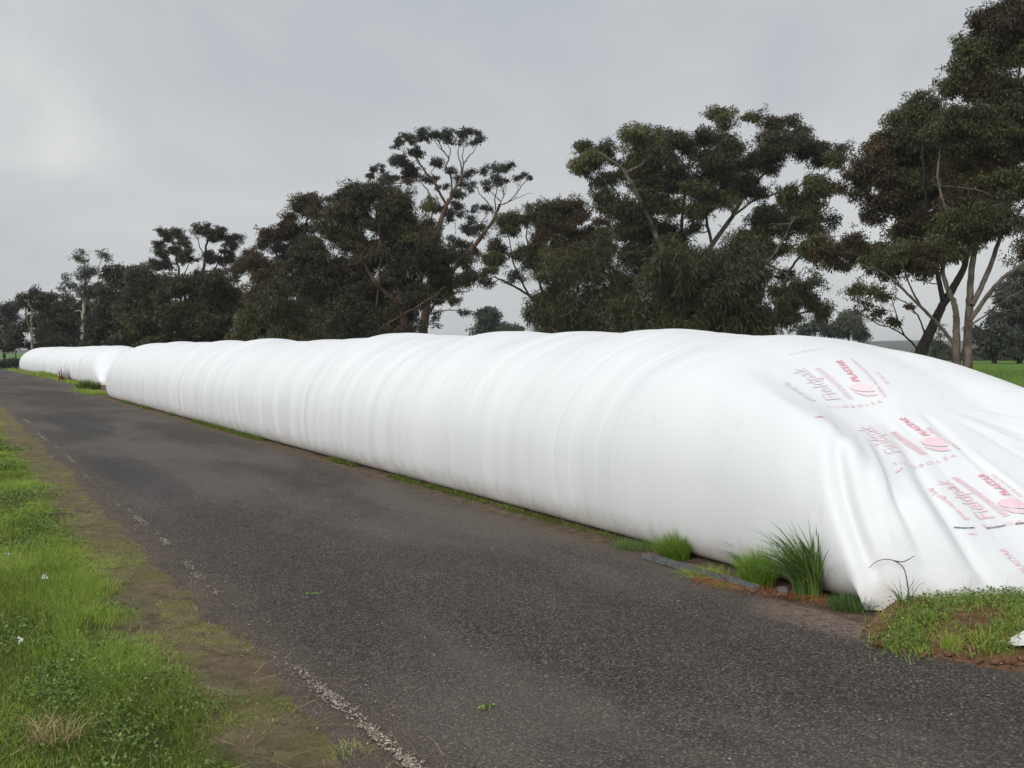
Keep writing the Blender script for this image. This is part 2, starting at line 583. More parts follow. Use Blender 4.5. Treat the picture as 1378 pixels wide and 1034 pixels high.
# ------------------------------------------------------------------ grain bags
def film_mat(name, base):
    m, nt, out = new_mat(name)
    pos, x, y, z = position(nt)
    n1 = noise(nt, pos, 1.1, 4, 0.5, 0, (1, 1.6, 0.5))
    n2 = noise(nt, pos, 9.0, 5, 0.65, 0.3, (0.5, 1, 0.5))
    c = mix(nt, mrange(nt, n1, 0.35, 0.7), base, (base[0] * .965, base[1] * .97, base[2] * .975, 1))
    smear = noise(nt, pos, 3.0, 6, 0.7, 0.8, (1, 1, 0.6))
    c = mix(nt, math_(nt, 'MULTIPLY', mrange(nt, smear, 0.58, 0.75), 0.22), c, lin(190, 186, 178))
    splash = math_(nt, 'MULTIPLY', mrange(nt, math_(nt, 'ADD', z, math_(nt, 'MULTIPLY', n2, 0.35)), 0.46, 0.12), 0.68)
    c = mix(nt, splash, c, lin(176, 166, 150))
    h = noise(nt, pos, 26.0, 3, 0.5, 0, (0.25, 1, 0.25))
    cn = noise(nt, pos, 5.5, 3, 0.55, 0.8, (0.45, 1.7, 0.45))
    crumple = math_(nt, 'ABSOLUTE', math_(nt, 'SUBTRACT', cn, 0.5))
    crumple = mrange(nt, crumple, 0.0, 0.09)
    p = principled(nt, out, c, 0.46, 0.36, bump(nt, h, 0.10, 0.01, bump(nt, crumple, 0.045, 0.02)))
    return m


FILM = film_mat("white_film", (0.755, 0.762, 0.77, 1))

AX, HB, WB = 6.62, 1.83, 1.62
YB_X = [4.85, 5.07, 5.30, 5.55, 5.9, 6.3, 7.0, 7.7, 8.2, 8.5]
YB_Y = [4.98, 4.80, 4.60, 4.43, 4.26, 4.15, 4.10, 4.2, 4.45, 4.7]
FC_X = [4.8, 5.2, 5.35, 5.5, 5.7, 6.0, 7.0, 7.7, 8.5]
FC_Y = [2.3, 1.8, 1.15, 0.62, 0.22, 0.0, 0.1, 0.8, 1.8]
E_S = [0, .33, .67, 1.33, 1.97, 2.7, 3.6, 4.6, 60]
E_Z = [0, .19, .355, .56, .765, .905, .97, 1.0, 1.0]
_es = np.linspace(0, 8, 801)
_ez = np.interp(_es, E_S, E_Z)
_k = np.hanning(61)
_k /= _k.sum()
_ezp = np.convolve(np.concatenate([-_ez[1:31][::-1], _ez, np.ones(30)]), _k, 'same')[30:-30]


def Ecurve(s):
    return np.interp(s, _es, np.clip(_ezp, 0, 1))


def smooth_interp(x, X, Y, wdt):
    g = np.linspace(X[0] - 1, X[-1] + 1, 600)
    yv = np.interp(g, X, Y)
    k = max(3, int(wdt / (g[1] - g[0])) | 1)
    kk = np.hanning(k + 2)[1:-1]
    kk /= kk.sum()
    yv = np.convolve(np.pad(yv, k // 2, mode='edge'), kk, 'valid')
    return np.interp(x, g, yv)


def section(m, W, H, zc=0.58, tuck=0.20):
    nl = int(m * 0.13)
    th = np.linspace(math.pi / 2, 0, nl, endpoint=False)
    xl = -(W - tuck + tuck * np.cos(th) ** 0.9)
    zl = zc - zc * np.sin(th)
    ph = np.linspace(0, math.pi, m - 2 * nl)
    c, s = np.cos(ph), np.sin(ph)
    xu = -W * np.sign(c) * np.abs(c) ** 0.94
    zu = zc + (H - zc) * s ** 0.91
    x = np.concatenate([xl, xu, -xl[::-1]])
    z = np.concatenate([zl, zu, zl[::-1]])
    return x, z


def grid_normals(P):
    du = np.gradient(P, axis=0)
    dv = np.gradient(P, axis=1)
    n = np.cross(dv, du)
    n /= np.linalg.norm(n, axis=2)[:, :, None] + 1e-9
    return n


def pleats(s, sec, seed):
    """bulges, bands and pleats round a filled tube: s along, sec 0..1 round the section"""
    warp = 0.42 * (fbm(sec * 3.0, s * 0.25, seed + 3, 3) - 0.5)
    sw = s + warp
    top = sstep(0.25, 0.5, sec) * sstep(0.85, 0.55, sec)
    side = 1 - top
    # slow lumps, sharp on the far flank
    ph = sw / 1.9 + 0.9 * vn(s * 0.23, 0, seed)
    saw = (ph - np.floor(ph))
    amp = 0.35 + 0.9 * vn(np.floor(ph), 0, seed + 5)
    lump = amp * (sstep(0, 0.72, saw) * sstep(1.0, 0.78, saw))
    d = 0.085 * (lump - 0.5) * (0.35 + 0.65 * top)
    # bands where each auger stroke stopped
    d = d + 0.030 * (vn(sw * 1.6, sec * 1.2, seed + 11) - 0.5) * (0.7 + 0.5 * side)
    d = d + 0.021 * (vn(sw * 3.9, sec * 2.2, seed + 12) - 0.5) * (0.35 + side) * (0.3 + 0.9 * sstep(0.25, 0.55, fbm(s * 0.4, sec * 3, seed + 16, 3)))
    fine = vn(sw * 9.5, sec * 4.0, seed + 13) - 0.5
    d = d + 0.0045 * fine * sstep(0.45, 0.7, fbm(s * 0.6, sec * 5, seed + 14, 3)) * (0.3 + 1.0 * side)
    # single creases
    cr = np.abs(vn(sw * 1.45, sec * 0.8, seed + 21) - 0.5)
    d = d - 0.018 * (0.2 + 0.8 * top) * np.exp(-(cr / 0.045) ** 2) * sstep(0.3, 0.5, vn(s * 0.7, sec * 3, seed + 22))
    cr2 = np.abs(vn(sw * 3.4, sec * 1.1, seed + 25) - 0.5)
    d = d - 0.015 * (0.2 + 0.8 * top) * np.exp(-(cr2 / 0.055) ** 2) * sstep(0.35, 0.6, vn(s * 0.8, sec * 3, seed + 26))
    return d


def build_main_bag():
    L = 37.0
    s = np.concatenate([np.arange(0, 5.0, 0.0125), np.arange(5.0, L - 3, 0.021), np.linspace(L - 3, L, 120)])
    m = 264
    xs, zs = section(m, WB, HB)
    sec = np.linspace(0, 1, m)
    Sg, Xg = np.meshgrid(s, xs, indexing='ij')
    Zg = np.repeat(zs[None, :], len(s), 0)
    Cg = np.repeat(sec[None, :], len(s), 0)
    t_end = np.clip((L - Sg) / 2.6, 0, 1)
    cap = (1 - (1 - t_end) ** 2.4) ** (1 / 2.4)
    xa = AX + Xg * (0.55 + 0.45 * cap)
    Yb = smooth_interp(xa, YB_X, YB_Y, 0.35)
    bl = sstep(0.3, 5.0, Sg)
    Y = 4.2 + Sg + (Yb - 4.2) * (1 - bl)
    fac = smooth_interp(xa, FC_X, FC_Y, 0.36)
    E = Ecurve(np.minimum(Sg + fac * (1 - np.exp(-Sg / 0.38)), 7.9))
    hv = 1 + 0.02 * (vn(Sg * 0.35, 0, 71) - 0.5) + 0.012 * sstep(20, 37, Sg)
    Z = Zg * E * cap * hv
    xa = xa - 0.006 * np.maximum(Y - 10, 0)
    P = np.stack([xa, Y, Z], 2)
    base_bvh = BVHTree.FromPolygons([Vector(p) for p in P[::4, ::3].reshape(-1, 3)],
                                    grid_faces(len(s[::4]), len(xs[::3])).tolist())

    def hit(u, v):
        d = ray(u, v)
        r = base_bvh.ray_cast(Vector(EYE), Vector(d))
        return None if r[0] is None else np.array(r[0])

    nr = grid_normals(P)
    body = sstep(1.8, 4.6, Sg)
    d = pleats(Sg, Cg, 101) * body * sstep(0, 1.2, L - Sg)
    # gentle unevenness of the drawn-down end
    d = d + (1 - body) * sstep(0, 0.6, Sg) * 0.03 * (fbm(xa * 1.1, Y * 1.1, 131, 3) - 0.5)
    foot = sstep(0.0, 0.06, Cg) * sstep(1.0, 0.94, Cg)
    P = P + nr * (d * foot)[:, :, None]
    # folds of the drawn-down end: (pixel line, half width m, height m)
    folds = [
        ([(1131, 572), (1127, 610), (1134, 660), (1150, 715), (1170, 765), (1190, 800)], 0.055, -0.056),
        ([(1113, 580), (1108, 620), (1117, 670), (1136, 722), (1158, 770), (1180, 805)], 0.08, 0.014),
        ([(1145, 575), (1147, 620), (1160, 690), (1185, 745), (1208, 790)], 0.06, 0.012),
        ([(1171, 592), (1190, 625), (1206, 668), (1222, 706), (1246, 755), (1264, 790)], 0.06, -0.022),
        ([(1160, 582), (1176, 618), (1192, 662), (1208, 700), (1232, 752)], 0.05, 0.020),
        ([(1176, 552), (1199, 579), (1220, 607), (1241, 642), (1262, 674), (1288, 716), (1312, 757), (1332, 790)], 0.05, -0.036),
        ([(1168, 562), (1188, 590), (1208, 622), (1228, 660), (1250, 698), (1276, 742), (1300, 785)], 0.075, 0.036),
        ([(1236, 553), (1269, 582), (1292, 602), (1327, 634), (1378, 676)], 0.035, -0.022),
        ([(1250, 547), (1300, 567), (1340, 584), (1378, 600)], 0.035, 0.018),
        ([(1268, 558), (1310, 578), (1350, 600), (1378, 617)], 0.03, -0.014),
        ([(1269, 549), (1310, 562), (1345, 574), (1378, 584)], 0.03, -0.012),
        ([(1290, 549), (1330, 558), (1378, 568)], 0.04, 0.016),
        ([(1262, 577), (1300, 605), (1340, 636), (1378, 662)], 0.04, 0.014),
        ([(1240, 661), (1262, 656), (1290, 653)], 0.02, 0.008),
        ([(1152, 566), (1166, 600), (1176, 640), (1188, 690), (1204, 740), (1222, 780)], 0.022, 0.010),
        ([(1158, 562), (1180, 602), (1198, 645), (1216, 690), (1240, 745)], 0.020, -0.010),
        ([(1200, 560), (1232, 590), (1262, 625), (1296, 668), (1340, 722)], 0.022, -0.008),
        ([(1225, 552), (1262, 582), (1300, 618), (1345, 664), (1378, 700)], 0.022, 0.009),
        ([(1280, 546), (1320, 553), (1378, 560)], 0.022, -0.009),
        ([(1300, 553), (1340, 566), (1378, 578)], 0.020, 0.008),
    ]
    end = Sg[:, 0] < 3.2
    Q = P[end]
    disp = np.zeros(Q.shape[:2])
    for px, wd, am in folds:
        pts = [hit(u, v) for u, v in px]
        pts = [p for p in pts if p is not None]
        if len(pts) < 2:
            continue
        C = catmull(pts, 5)
        best = np.full(Q.shape[:2], 1e9)
        tt = np.zeros(Q.shape[:2])
        for i in range(len(C) - 1):
            a, e = C[i], C[i + 1] - C[i]
            q = Q - a
            t = np.clip((q @ e) / (e @ e + 1e-12), 0, 1)
            dd = np.linalg.norm(q - t[:, :, None] * e, axis=2)
            up = dd < best
            best = np.where(up, dd, best)
            tt = np.where(up, (i + t) / (len(C) - 1), tt)
        ends = sstep(-0.02, 0.18 if wd == 0.055 or len(px) == 5 else 0.55, tt) * (0.55 + 0.45 * sstep(1.02, 0.8, tt))
        disp += am * np.exp(-(best / wd) ** 2) * ends
    P[end] = Q + nr[end] * (disp * sstep(0.0, 0.15, Sg[end]))[:, :, None]
    P[:, :, 2] = np.maximum(P[:, :, 2], 0.002)
    # the lip that lies on the ground turns up a little
    P[0, :, 2] += 0.0
    me = make_mesh("grain_bag", P.reshape(-1, 3), [grid_faces(len(s), m)], FILM)
    o = link("grain_bag", me, label="long white plastic grain bag with pink print and a folded near end, beside the road", category="grain bag",
             group="grain bags in line along the road")
    bvh = BVHTree.FromPolygons([Vector(p) for p in P[:520:2, ::2].reshape(-1, 3)],
                               grid_faces(len(s[:520:2]), len(xs[::2])).tolist())
    return o, bvh


BAG1, BVH1 = build_main_bag()


def build_far_bag():
    A, B = np.array([7.76, 54.0]), np.array([6.90, 106.0])
    L = np.linalg.norm(B - A)
    ax = (B - A) / L
    sd_ = np.array([ax[1], -ax[0]])
    s = np.concatenate([np.linspace(0, 4, 90), np.arange(4.05, L - 3.5, 0.06), np.linspace(L - 3.5, L, 60)])
    m = 90
    xs, zs = section(m, 1.62, 1.82)
    Sg, Xg = np.meshgrid(s, xs, indexing='ij')
    Zg = np.repeat(zs[None, :], len(s), 0)
    Cg = np.repeat(np.linspace(0, 1, m)[None, :], len(s), 0)
    t0 = np.clip(Sg / 2.4, 0, 1)
    c0 = t0 ** 0.65
    t1 = np.clip((L - Sg) / 9.0, 0, 1)
    c1_ = (1 - (1 - t1) ** 2.2) ** (1 / 2.2)
    W = (0.86 + 0.14 * sstep(0, 4, Sg)) * (0.45 + 0.55 * c1_)
    Z = Zg * c0 * c1_
    Xl = Xg * W
    P = np.stack([A[0] + ax[0] * Sg + sd_[0] * Xl, A[1] + ax[1] * Sg + sd_[1] * Xl, Z], 2)
    nr = grid_normals(P)
    d = pleats(Sg, Cg, 301) * sstep(1.5, 5, Sg) * 1.8
    fold = 0.04 * (vn(Xl * 3.2, Sg * 0.25, 311) - 0.5) * (1 - sstep(2, 4.5, Sg)) * sstep(0, .8, Sg)
    P = P + nr * ((d + fold) * sstep(0, .06, Cg) * sstep(1, .94, Cg))[:, :, None]
    P[:, :, 2] = np.maximum(P[:, :, 2], 0.002)
    link("grain_bag", make_mesh("grain_bag", P.reshape(-1, 3), [grid_faces(len(s), m)], FILM),
         label="smaller-looking far white grain bag behind the end of the long one", category="grain bag", group="grain bags in line along the road")


build_far_bag()

# ------------------------------------------------------------------ print on the near bag
def ink(name, col, rough=0.45):
    m, nt, out = new_mat(name)
    pos, x, y, z = position(nt)
    n = noise(nt, pos, 70.0, 4, 0.7)
    c = mix(nt, mrange(nt, n, 0.40, 0.65), col, mix(nt, 0.6, col, (0.8, 0.78, 0.79, 1)))
    principled(nt, out, c, rough, 0.4)
    return m


INK_STRONG = ink("ink_strong", lin(226, 126, 146))
INK_MID = ink("ink_mid", lin(234, 190, 200))
INK_SOFT = ink("ink_soft", lin(235, 208, 215))
INK_FAINT = ink("ink_faint", lin(228, 214, 219))
INK_GREY = ink("ink_grey", lin(212, 208, 213))
SLIT = ink("dark_slit", lin(62, 62, 78))


def surf(u, v):
    r = BVH1.ray_cast(Vector(EYE), Vector(ray(u, v)))
    if r[0] is None:
        return None, None
    n = np.array(r[1])
    if n @ ray(u, v) > 0:
        n = -n
    return np.array(r[0]), n


def fine(bm, step):
    bmesh.ops.triangulate(bm, faces=bm.faces[:])
    for _ in range(5):
        long = [e for e in bm.edges if e.calc_length() > step]
        if not long:
            break
        bmesh.ops.subdivide_edges(bm, edges=long, cuts=1, use_grid_fill=False)
        bmesh.ops.triangulate(bm, faces=[f for f in bm.faces if len(f.verts) > 3])


def stamp_bm(bm, O, a, b, n, acc, lift=0.0065):
    """bm is in the plane (x along a, y along b); drops it on the film"""
    idx = {}
    V = []
    for i, vtx in enumerate(bm.verts):
        idx[vtx] = i
        p = O + a * vtx.co.x + b * vtx.co.y
        r = BVH1.ray_cast(Vector(p + n * 0.30), Vector(-n), 0.7)
        if r[0] is None:
            q = p
        else:
            nn = np.array(r[1])
            if nn @ n < 0:
                nn = -nn
            q = np.array(r[0]) + nn * lift
        V.append(q)
    T = np.array([[idx[x] for x in f.verts] for f in bm.faces])
    acc.append((np.array(V), T))


def text_bm(body, shear=0.0, bold=0.0):
    cu = bpy.data.curves.new("t", 'FONT')
    cu.body = body
    cu.size = 1.0
    cu.shear = shear
    cu.offset = bold
    cu.resolution_u = 3
    cu.fill_mode = 'FRONT'
    to = bpy.data.objects.new("t", cu)
    COL.objects.link(to)
    dg = bpy.context.evaluated_depsgraph_get()
    me = bpy.data.meshes.new_from_object(to.evaluated_get(dg))
    bm = bmesh.new()
    bm.from_mesh(me)
    bpy.data.objects.remove(to)
    bpy.data.curves.remove(cu)
    bpy.data.meshes.remove(me)
    return bm


def stamp_text(acc, body, p0, p1, up, shear=0.0, bold=0.0, step=0.03):
    """p0 -> p1 runs along the baseline on the film, up leads from the baseline to the top of the capitals"""
    A, n0 = surf(*p0)
    B, n1 = surf(*p1)
    C, n2 = surf(p0[0] + up[0], p0[1] + up[1])
    if A is None or B is None or C is None:
        return
    L = np.linalg.norm(B - A)
    a = (B - A) / L
    n = n0 + n1
    n -= a * (n @ a)
    n /= np.linalg.norm(n)
    b = C - A
    b -= n * (b @ n)
    height = np.linalg.norm(b)
    b /= height
    bm = text_bm(body, shear, bold)
    xs = [v.co.x for v in bm.verts]
    x0, x1 = min(xs), max(xs)
    for v in bm.verts:
        v.co.x = (v.co.x - x0) / (x1 - x0) * L
        v.co.y = v.co.y / 0.70 * height
    fine(bm, step)
    stamp_bm(bm, A, a, b, n, acc)
    bm.free()


def stamp_poly(acc, pts, step=0.025):
    """outline given by where it lies on the film"""
    P = [surf(u, v) for u, v in pts]
    P = [p for p in P if p[0] is not None]
    O = np.mean([p[0] for p in P], 0)
    n = np.mean([p[1] for p in P], 0)
    n /= np.linalg.norm(n)
    a = P[1][0] - P[0][0]
    a -= n * (a @ n)
    a /= np.linalg.norm(a)
    b = np.cross(n, a)
    bm = bmesh.new()
    vs = [bm.verts.new(((p[0] - O) @ a, (p[0] - O) @ b, 0)) for p in P]
    bm.faces.new(vs)
    fine(bm, step)
    stamp_bm(bm, O, a, b, n, acc)
    bm.free()


def stamp_ticks(acc, p0, p1, n, up, wd):
    A, n0 = surf(*p0)
    B, n1 = surf(*p1)
    C, n2 = surf(p0[0] + up[0], p0[1] + up[1])
    L = np.linalg.norm(B - A)
    a = (B - A) / L
    nn = n0 + n1
    nn -= a * (nn @ a)
    nn /= np.linalg.norm(nn)
    b = C - A
    b -= nn * (b @ nn)
    ln = np.linalg.norm(b)
    b /= ln
    bm = bmesh.new()
    for i in range(n):
        x = L * i / (n - 1)
        bm.faces.new([bm.verts.new(c) for c in ((x - wd / 2, 0, 0), (x + wd / 2, 0, 0), (x + wd / 2, ln, 0), (x - wd / 2, ln, 0))])
    fine(bm, 0.03)
    stamp_bm(bm, A, a, b, nn, acc)
    bm.free()


def flush(acc, name, mat):
    if not acc:
        return
    off = 0
    Vs, Ts = [], []
    for V, T in acc:
        Vs.append(V)
        Ts.append(T + off)
        off += len(V)
    link(name, make_mesh(name, np.vstack(Vs), [np.vstack(Ts)], mat, True), parent=BAG1)


DOME = [(545, 580), (575, 550), (640, 530), (730, 523), (810, 530), (865, 553), (915, 600), (970, 655), (880, 664), (780, 662), (690, 652), (620, 640), (570, 615)]
CRES = [(580, 650), (680, 675), (800, 690), (920, 690), (1020, 710), (960, 728), (860, 735), (760, 722), (660, 690)]


def emblem(acc, cx, cy, k):
    for sh in (DOME, CRES):
        stamp_poly(acc, [(cx + (x - 770) / 12.527 * k, cy + (y - 620) / 12.527 * k) for x, y in sh])


def one_text(name, mat, *args, **kw):
    acc = []
    stamp_text(acc, *args, **kw)
    flush(acc, name, mat)


def one_poly(name, mat, pts):
    acc = []
    stamp_poly(acc, pts)
    flush(acc, name, mat)


def print_block(plastar, globe, lines, ticks, pak, silo, strong, mid, soft, globe_ink):
    one_text("printed_name", strong, "PLASTAR", *plastar, shear=0.1, bold=0.022)
    acc = []
    emblem(acc, *globe)
    flush(acc, "printed_emblem", globe_ink)
    for body, p0, p1, up in lines:
        one_text("printed_small_line", mid, body, p0, p1, up, bold=0.012)
    acc = []
    stamp_ticks(acc, *ticks)
    flush(acc, "printed_rule", mid if soft is not INK_FAINT else INK_SOFT)
    one_text("printed_wordmark", soft, "Fieldpak", *pak)
    one_text("printed_row", mid, *silo, bold=0.006)


print_block(((1157.2, 513.8), (1132.3, 485.4), (-9, .8)), (1161.5, 524.5, 1.0),
            [("PLASTAR  BAG SOLUTIONS AUSTRALIA", (1193.5, 534), (1148, 483.5), (-5, .6)), ("24 / 08 13", (1197.5, 517.5), (1182, 501.5), (-4.5, .3))],
            ((1148.5, 536.5), (1105, 496), 18, (-9, .6), 0.010), ((1131.5, 537.3), (1081, 494), (-19.5, 2)), ("S I L O B O L S A", (1114.5, 549), (1188, 542), (-2.6, -3)),
            INK_STRONG, INK_MID, INK_FAINT, INK_SOFT)
print_block(((1251.7, 586.8), (1218, 562.7), (-9.5, .6)), (1258.5, 598, 1.1),
            [("PLASTAR  BAG SOLUTIONS AUSTRALIA", (1294, 605), (1250, 575), (-5, .6))],
            ((1246.5, 610.8), (1207, 581.6), 15, (-9.5, 1.5), 0.010), ((1214, 610), (1170, 572), (-20, 2)), ("S I L O B O L S A", (1203, 626.5), (1288, 614.5), (-2.6, -3.2)),
            INK_STRONG, INK_MID, INK_SOFT, INK_MID)
print_block(((1359.7, 666.6), (1323.6, 638.5), (-9.5, 1.4)), (1364, 681, 1.2),
            [("PLASTAR  BAG SOLUTIONS", (1377, 669), (1337, 638), (-5, .6)), ("grain storage bag", (1303, 700), (1252, 658), (-7, 1))],
            ((1357.7, 693.6), (1289, 643), 22, (-9.5, 1.5), 0.009), ((1339, 696.6), (1274.5, 647), (-22, 2.5)), ("S I L O B", (1323, 710), (1377, 704), (-2.6, -3.6)),
            INK_STRONG, INK_MID, INK_MID, INK_MID)
one_text("printed_small_line", INK_GREY, "grain storage bag", (1096, 540), (1058, 515), (-7, 1))
one_text("printed_row", INK_GREY, "S I L O B O L S A", (1062, 479), (1108, 470.5), (-1.6, -1.8), bold=0.01)
one_text("printed_small_line", INK_MID, "PLASTAR", (1385, 770), (1351, 738), (-9, 1), bold=0.01)
for pts in ([(1302, 718.2), (1314, 718.2), (1314, 719.8), (1302, 719.8)], [(1097, 561.3), (1108, 560.6), (1108, 562.2), (1097, 562.9)],
            [(1204, 636), (1210, 632.5), (1214, 629), (1214.5, 630.5), (1211, 634.5), (1205, 637.5)], [(1104.5, 511), (1109, 510.4), (1109, 511.6), (1104.5, 512.2)]):
    one_poly("printed_mark", INK_MID, pts)
for seg in ([(1283, 709.8), (1296, 710.6), (1311, 710.3), (1311, 711.6), (1296, 712.3), (1284, 711.3)],
            [(1326, 710.6), (1340, 709.2), (1352, 706.6), (1352, 708.4), (1340, 710.8), (1327, 712)],
            [(1365, 705), (1378, 703.2), (1386, 702), (1386, 704), (1378, 705.4), (1366, 706.6)]):
    one_poly("slit", SLIT, seg)
#PART2
# ------------------------------------------------------------------ trees
LEAF = {
    'olive': leaf_mat("leaf_olive", [(0, lin(38, 42, 24)), (0.45, lin(70, 72, 42)), (1, lin(124, 122, 74))]),
    'grey': leaf_mat("leaf_grey", [(0, lin(38, 42, 36)), (0.5, lin(66, 70, 58)), (1, lin(108, 110, 88))]),
    'brown': leaf_mat("leaf_brown", [(0, lin(46, 38, 25)), (0.5, lin(78, 65, 42)), (0.8, lin(104, 86, 56)), (1, lin(130, 94, 62))]),
    'dark': leaf_mat("leaf_dark", [(0, lin(34, 34, 25)), (0.5, lin(62, 58, 41)), (1, lin(106, 96, 66))]),
    'needle': leaf_mat("needle", [(0, lin(44, 44, 24)), (0.5, lin(70, 68, 38)), (1, lin(98, 94, 56))], trans=0.15),
}
BARK = {
    'grey': bark_mat("bark_grey", lin(112, 102, 92), lin(66, 58, 52)),
    'dark': bark_mat("bark_dark", lin(62, 54, 48), lin(36, 31, 28)),
    'pale': bark_mat("bark_pale", lin(168, 160, 148), lin(112, 102, 92)),
    'red': bark_mat("bark_red", lin(118, 92, 78), lin(70, 56, 48)),
}


def leaves(C, Rx, Rz, n, size, droop, tint, tspread, axis_bias=None, needle=False):
    """n leaves in the ellipsoid at C"""
    d = rng.normal(size=(n, 3))
    d /= np.linalg.norm(d, axis=1)[:, None]
    r = rng.random(n) ** 0.45
    p = d * r[:, None] * np.array([Rx, Rx, Rz])
    # ragged underside: some sprays hang out of the pad
    hang = rng.random(n) < 0.15
    p[hang, 2] -= rng.random(hang.sum()) * Rz * 0.9
    p += C
    ax = rng.normal(size=(n, 3)) * 0.75 + d * 0.55
    ax[:, 2] -= droop
    ax /= np.linalg.norm(ax, axis=1)[:, None]
    L = size * rng.uniform(0.65, 1.35, n)
    wv = np.cross(ax, rng.normal(size=(n, 3)))
    wv /= np.linalg.norm(wv, axis=1)[:, None] + 1e-9
    W = L * (0.07 if needle else 0.17)
    t = np.clip(tint + tspread * rng.normal(size=n), 0, 1)
    return p, ax, L, wv, W, t


def leaf_mesh(parts, name, mat):
    p, ax, L, wv, W, t = [np.concatenate(x) for x in zip(*parts)]
    n = len(p)
    V = np.empty((n, 4, 3), np.float32)
    V[:, 0] = p
    mid = p + ax * (L * 0.42)[:, None]
    V[:, 1] = mid + wv * W[:, None]
    V[:, 2] = p + ax * L[:, None]
    V[:, 2, 2] -= L * 0.12
    V[:, 3] = mid - wv * W[:, None]
    return make_mesh(name, V.reshape(-1, 3), [np.arange(n * 4).reshape(n, 4)], mat, False, {"tint": np.repeat(t, 4)})


NLEAF = 0


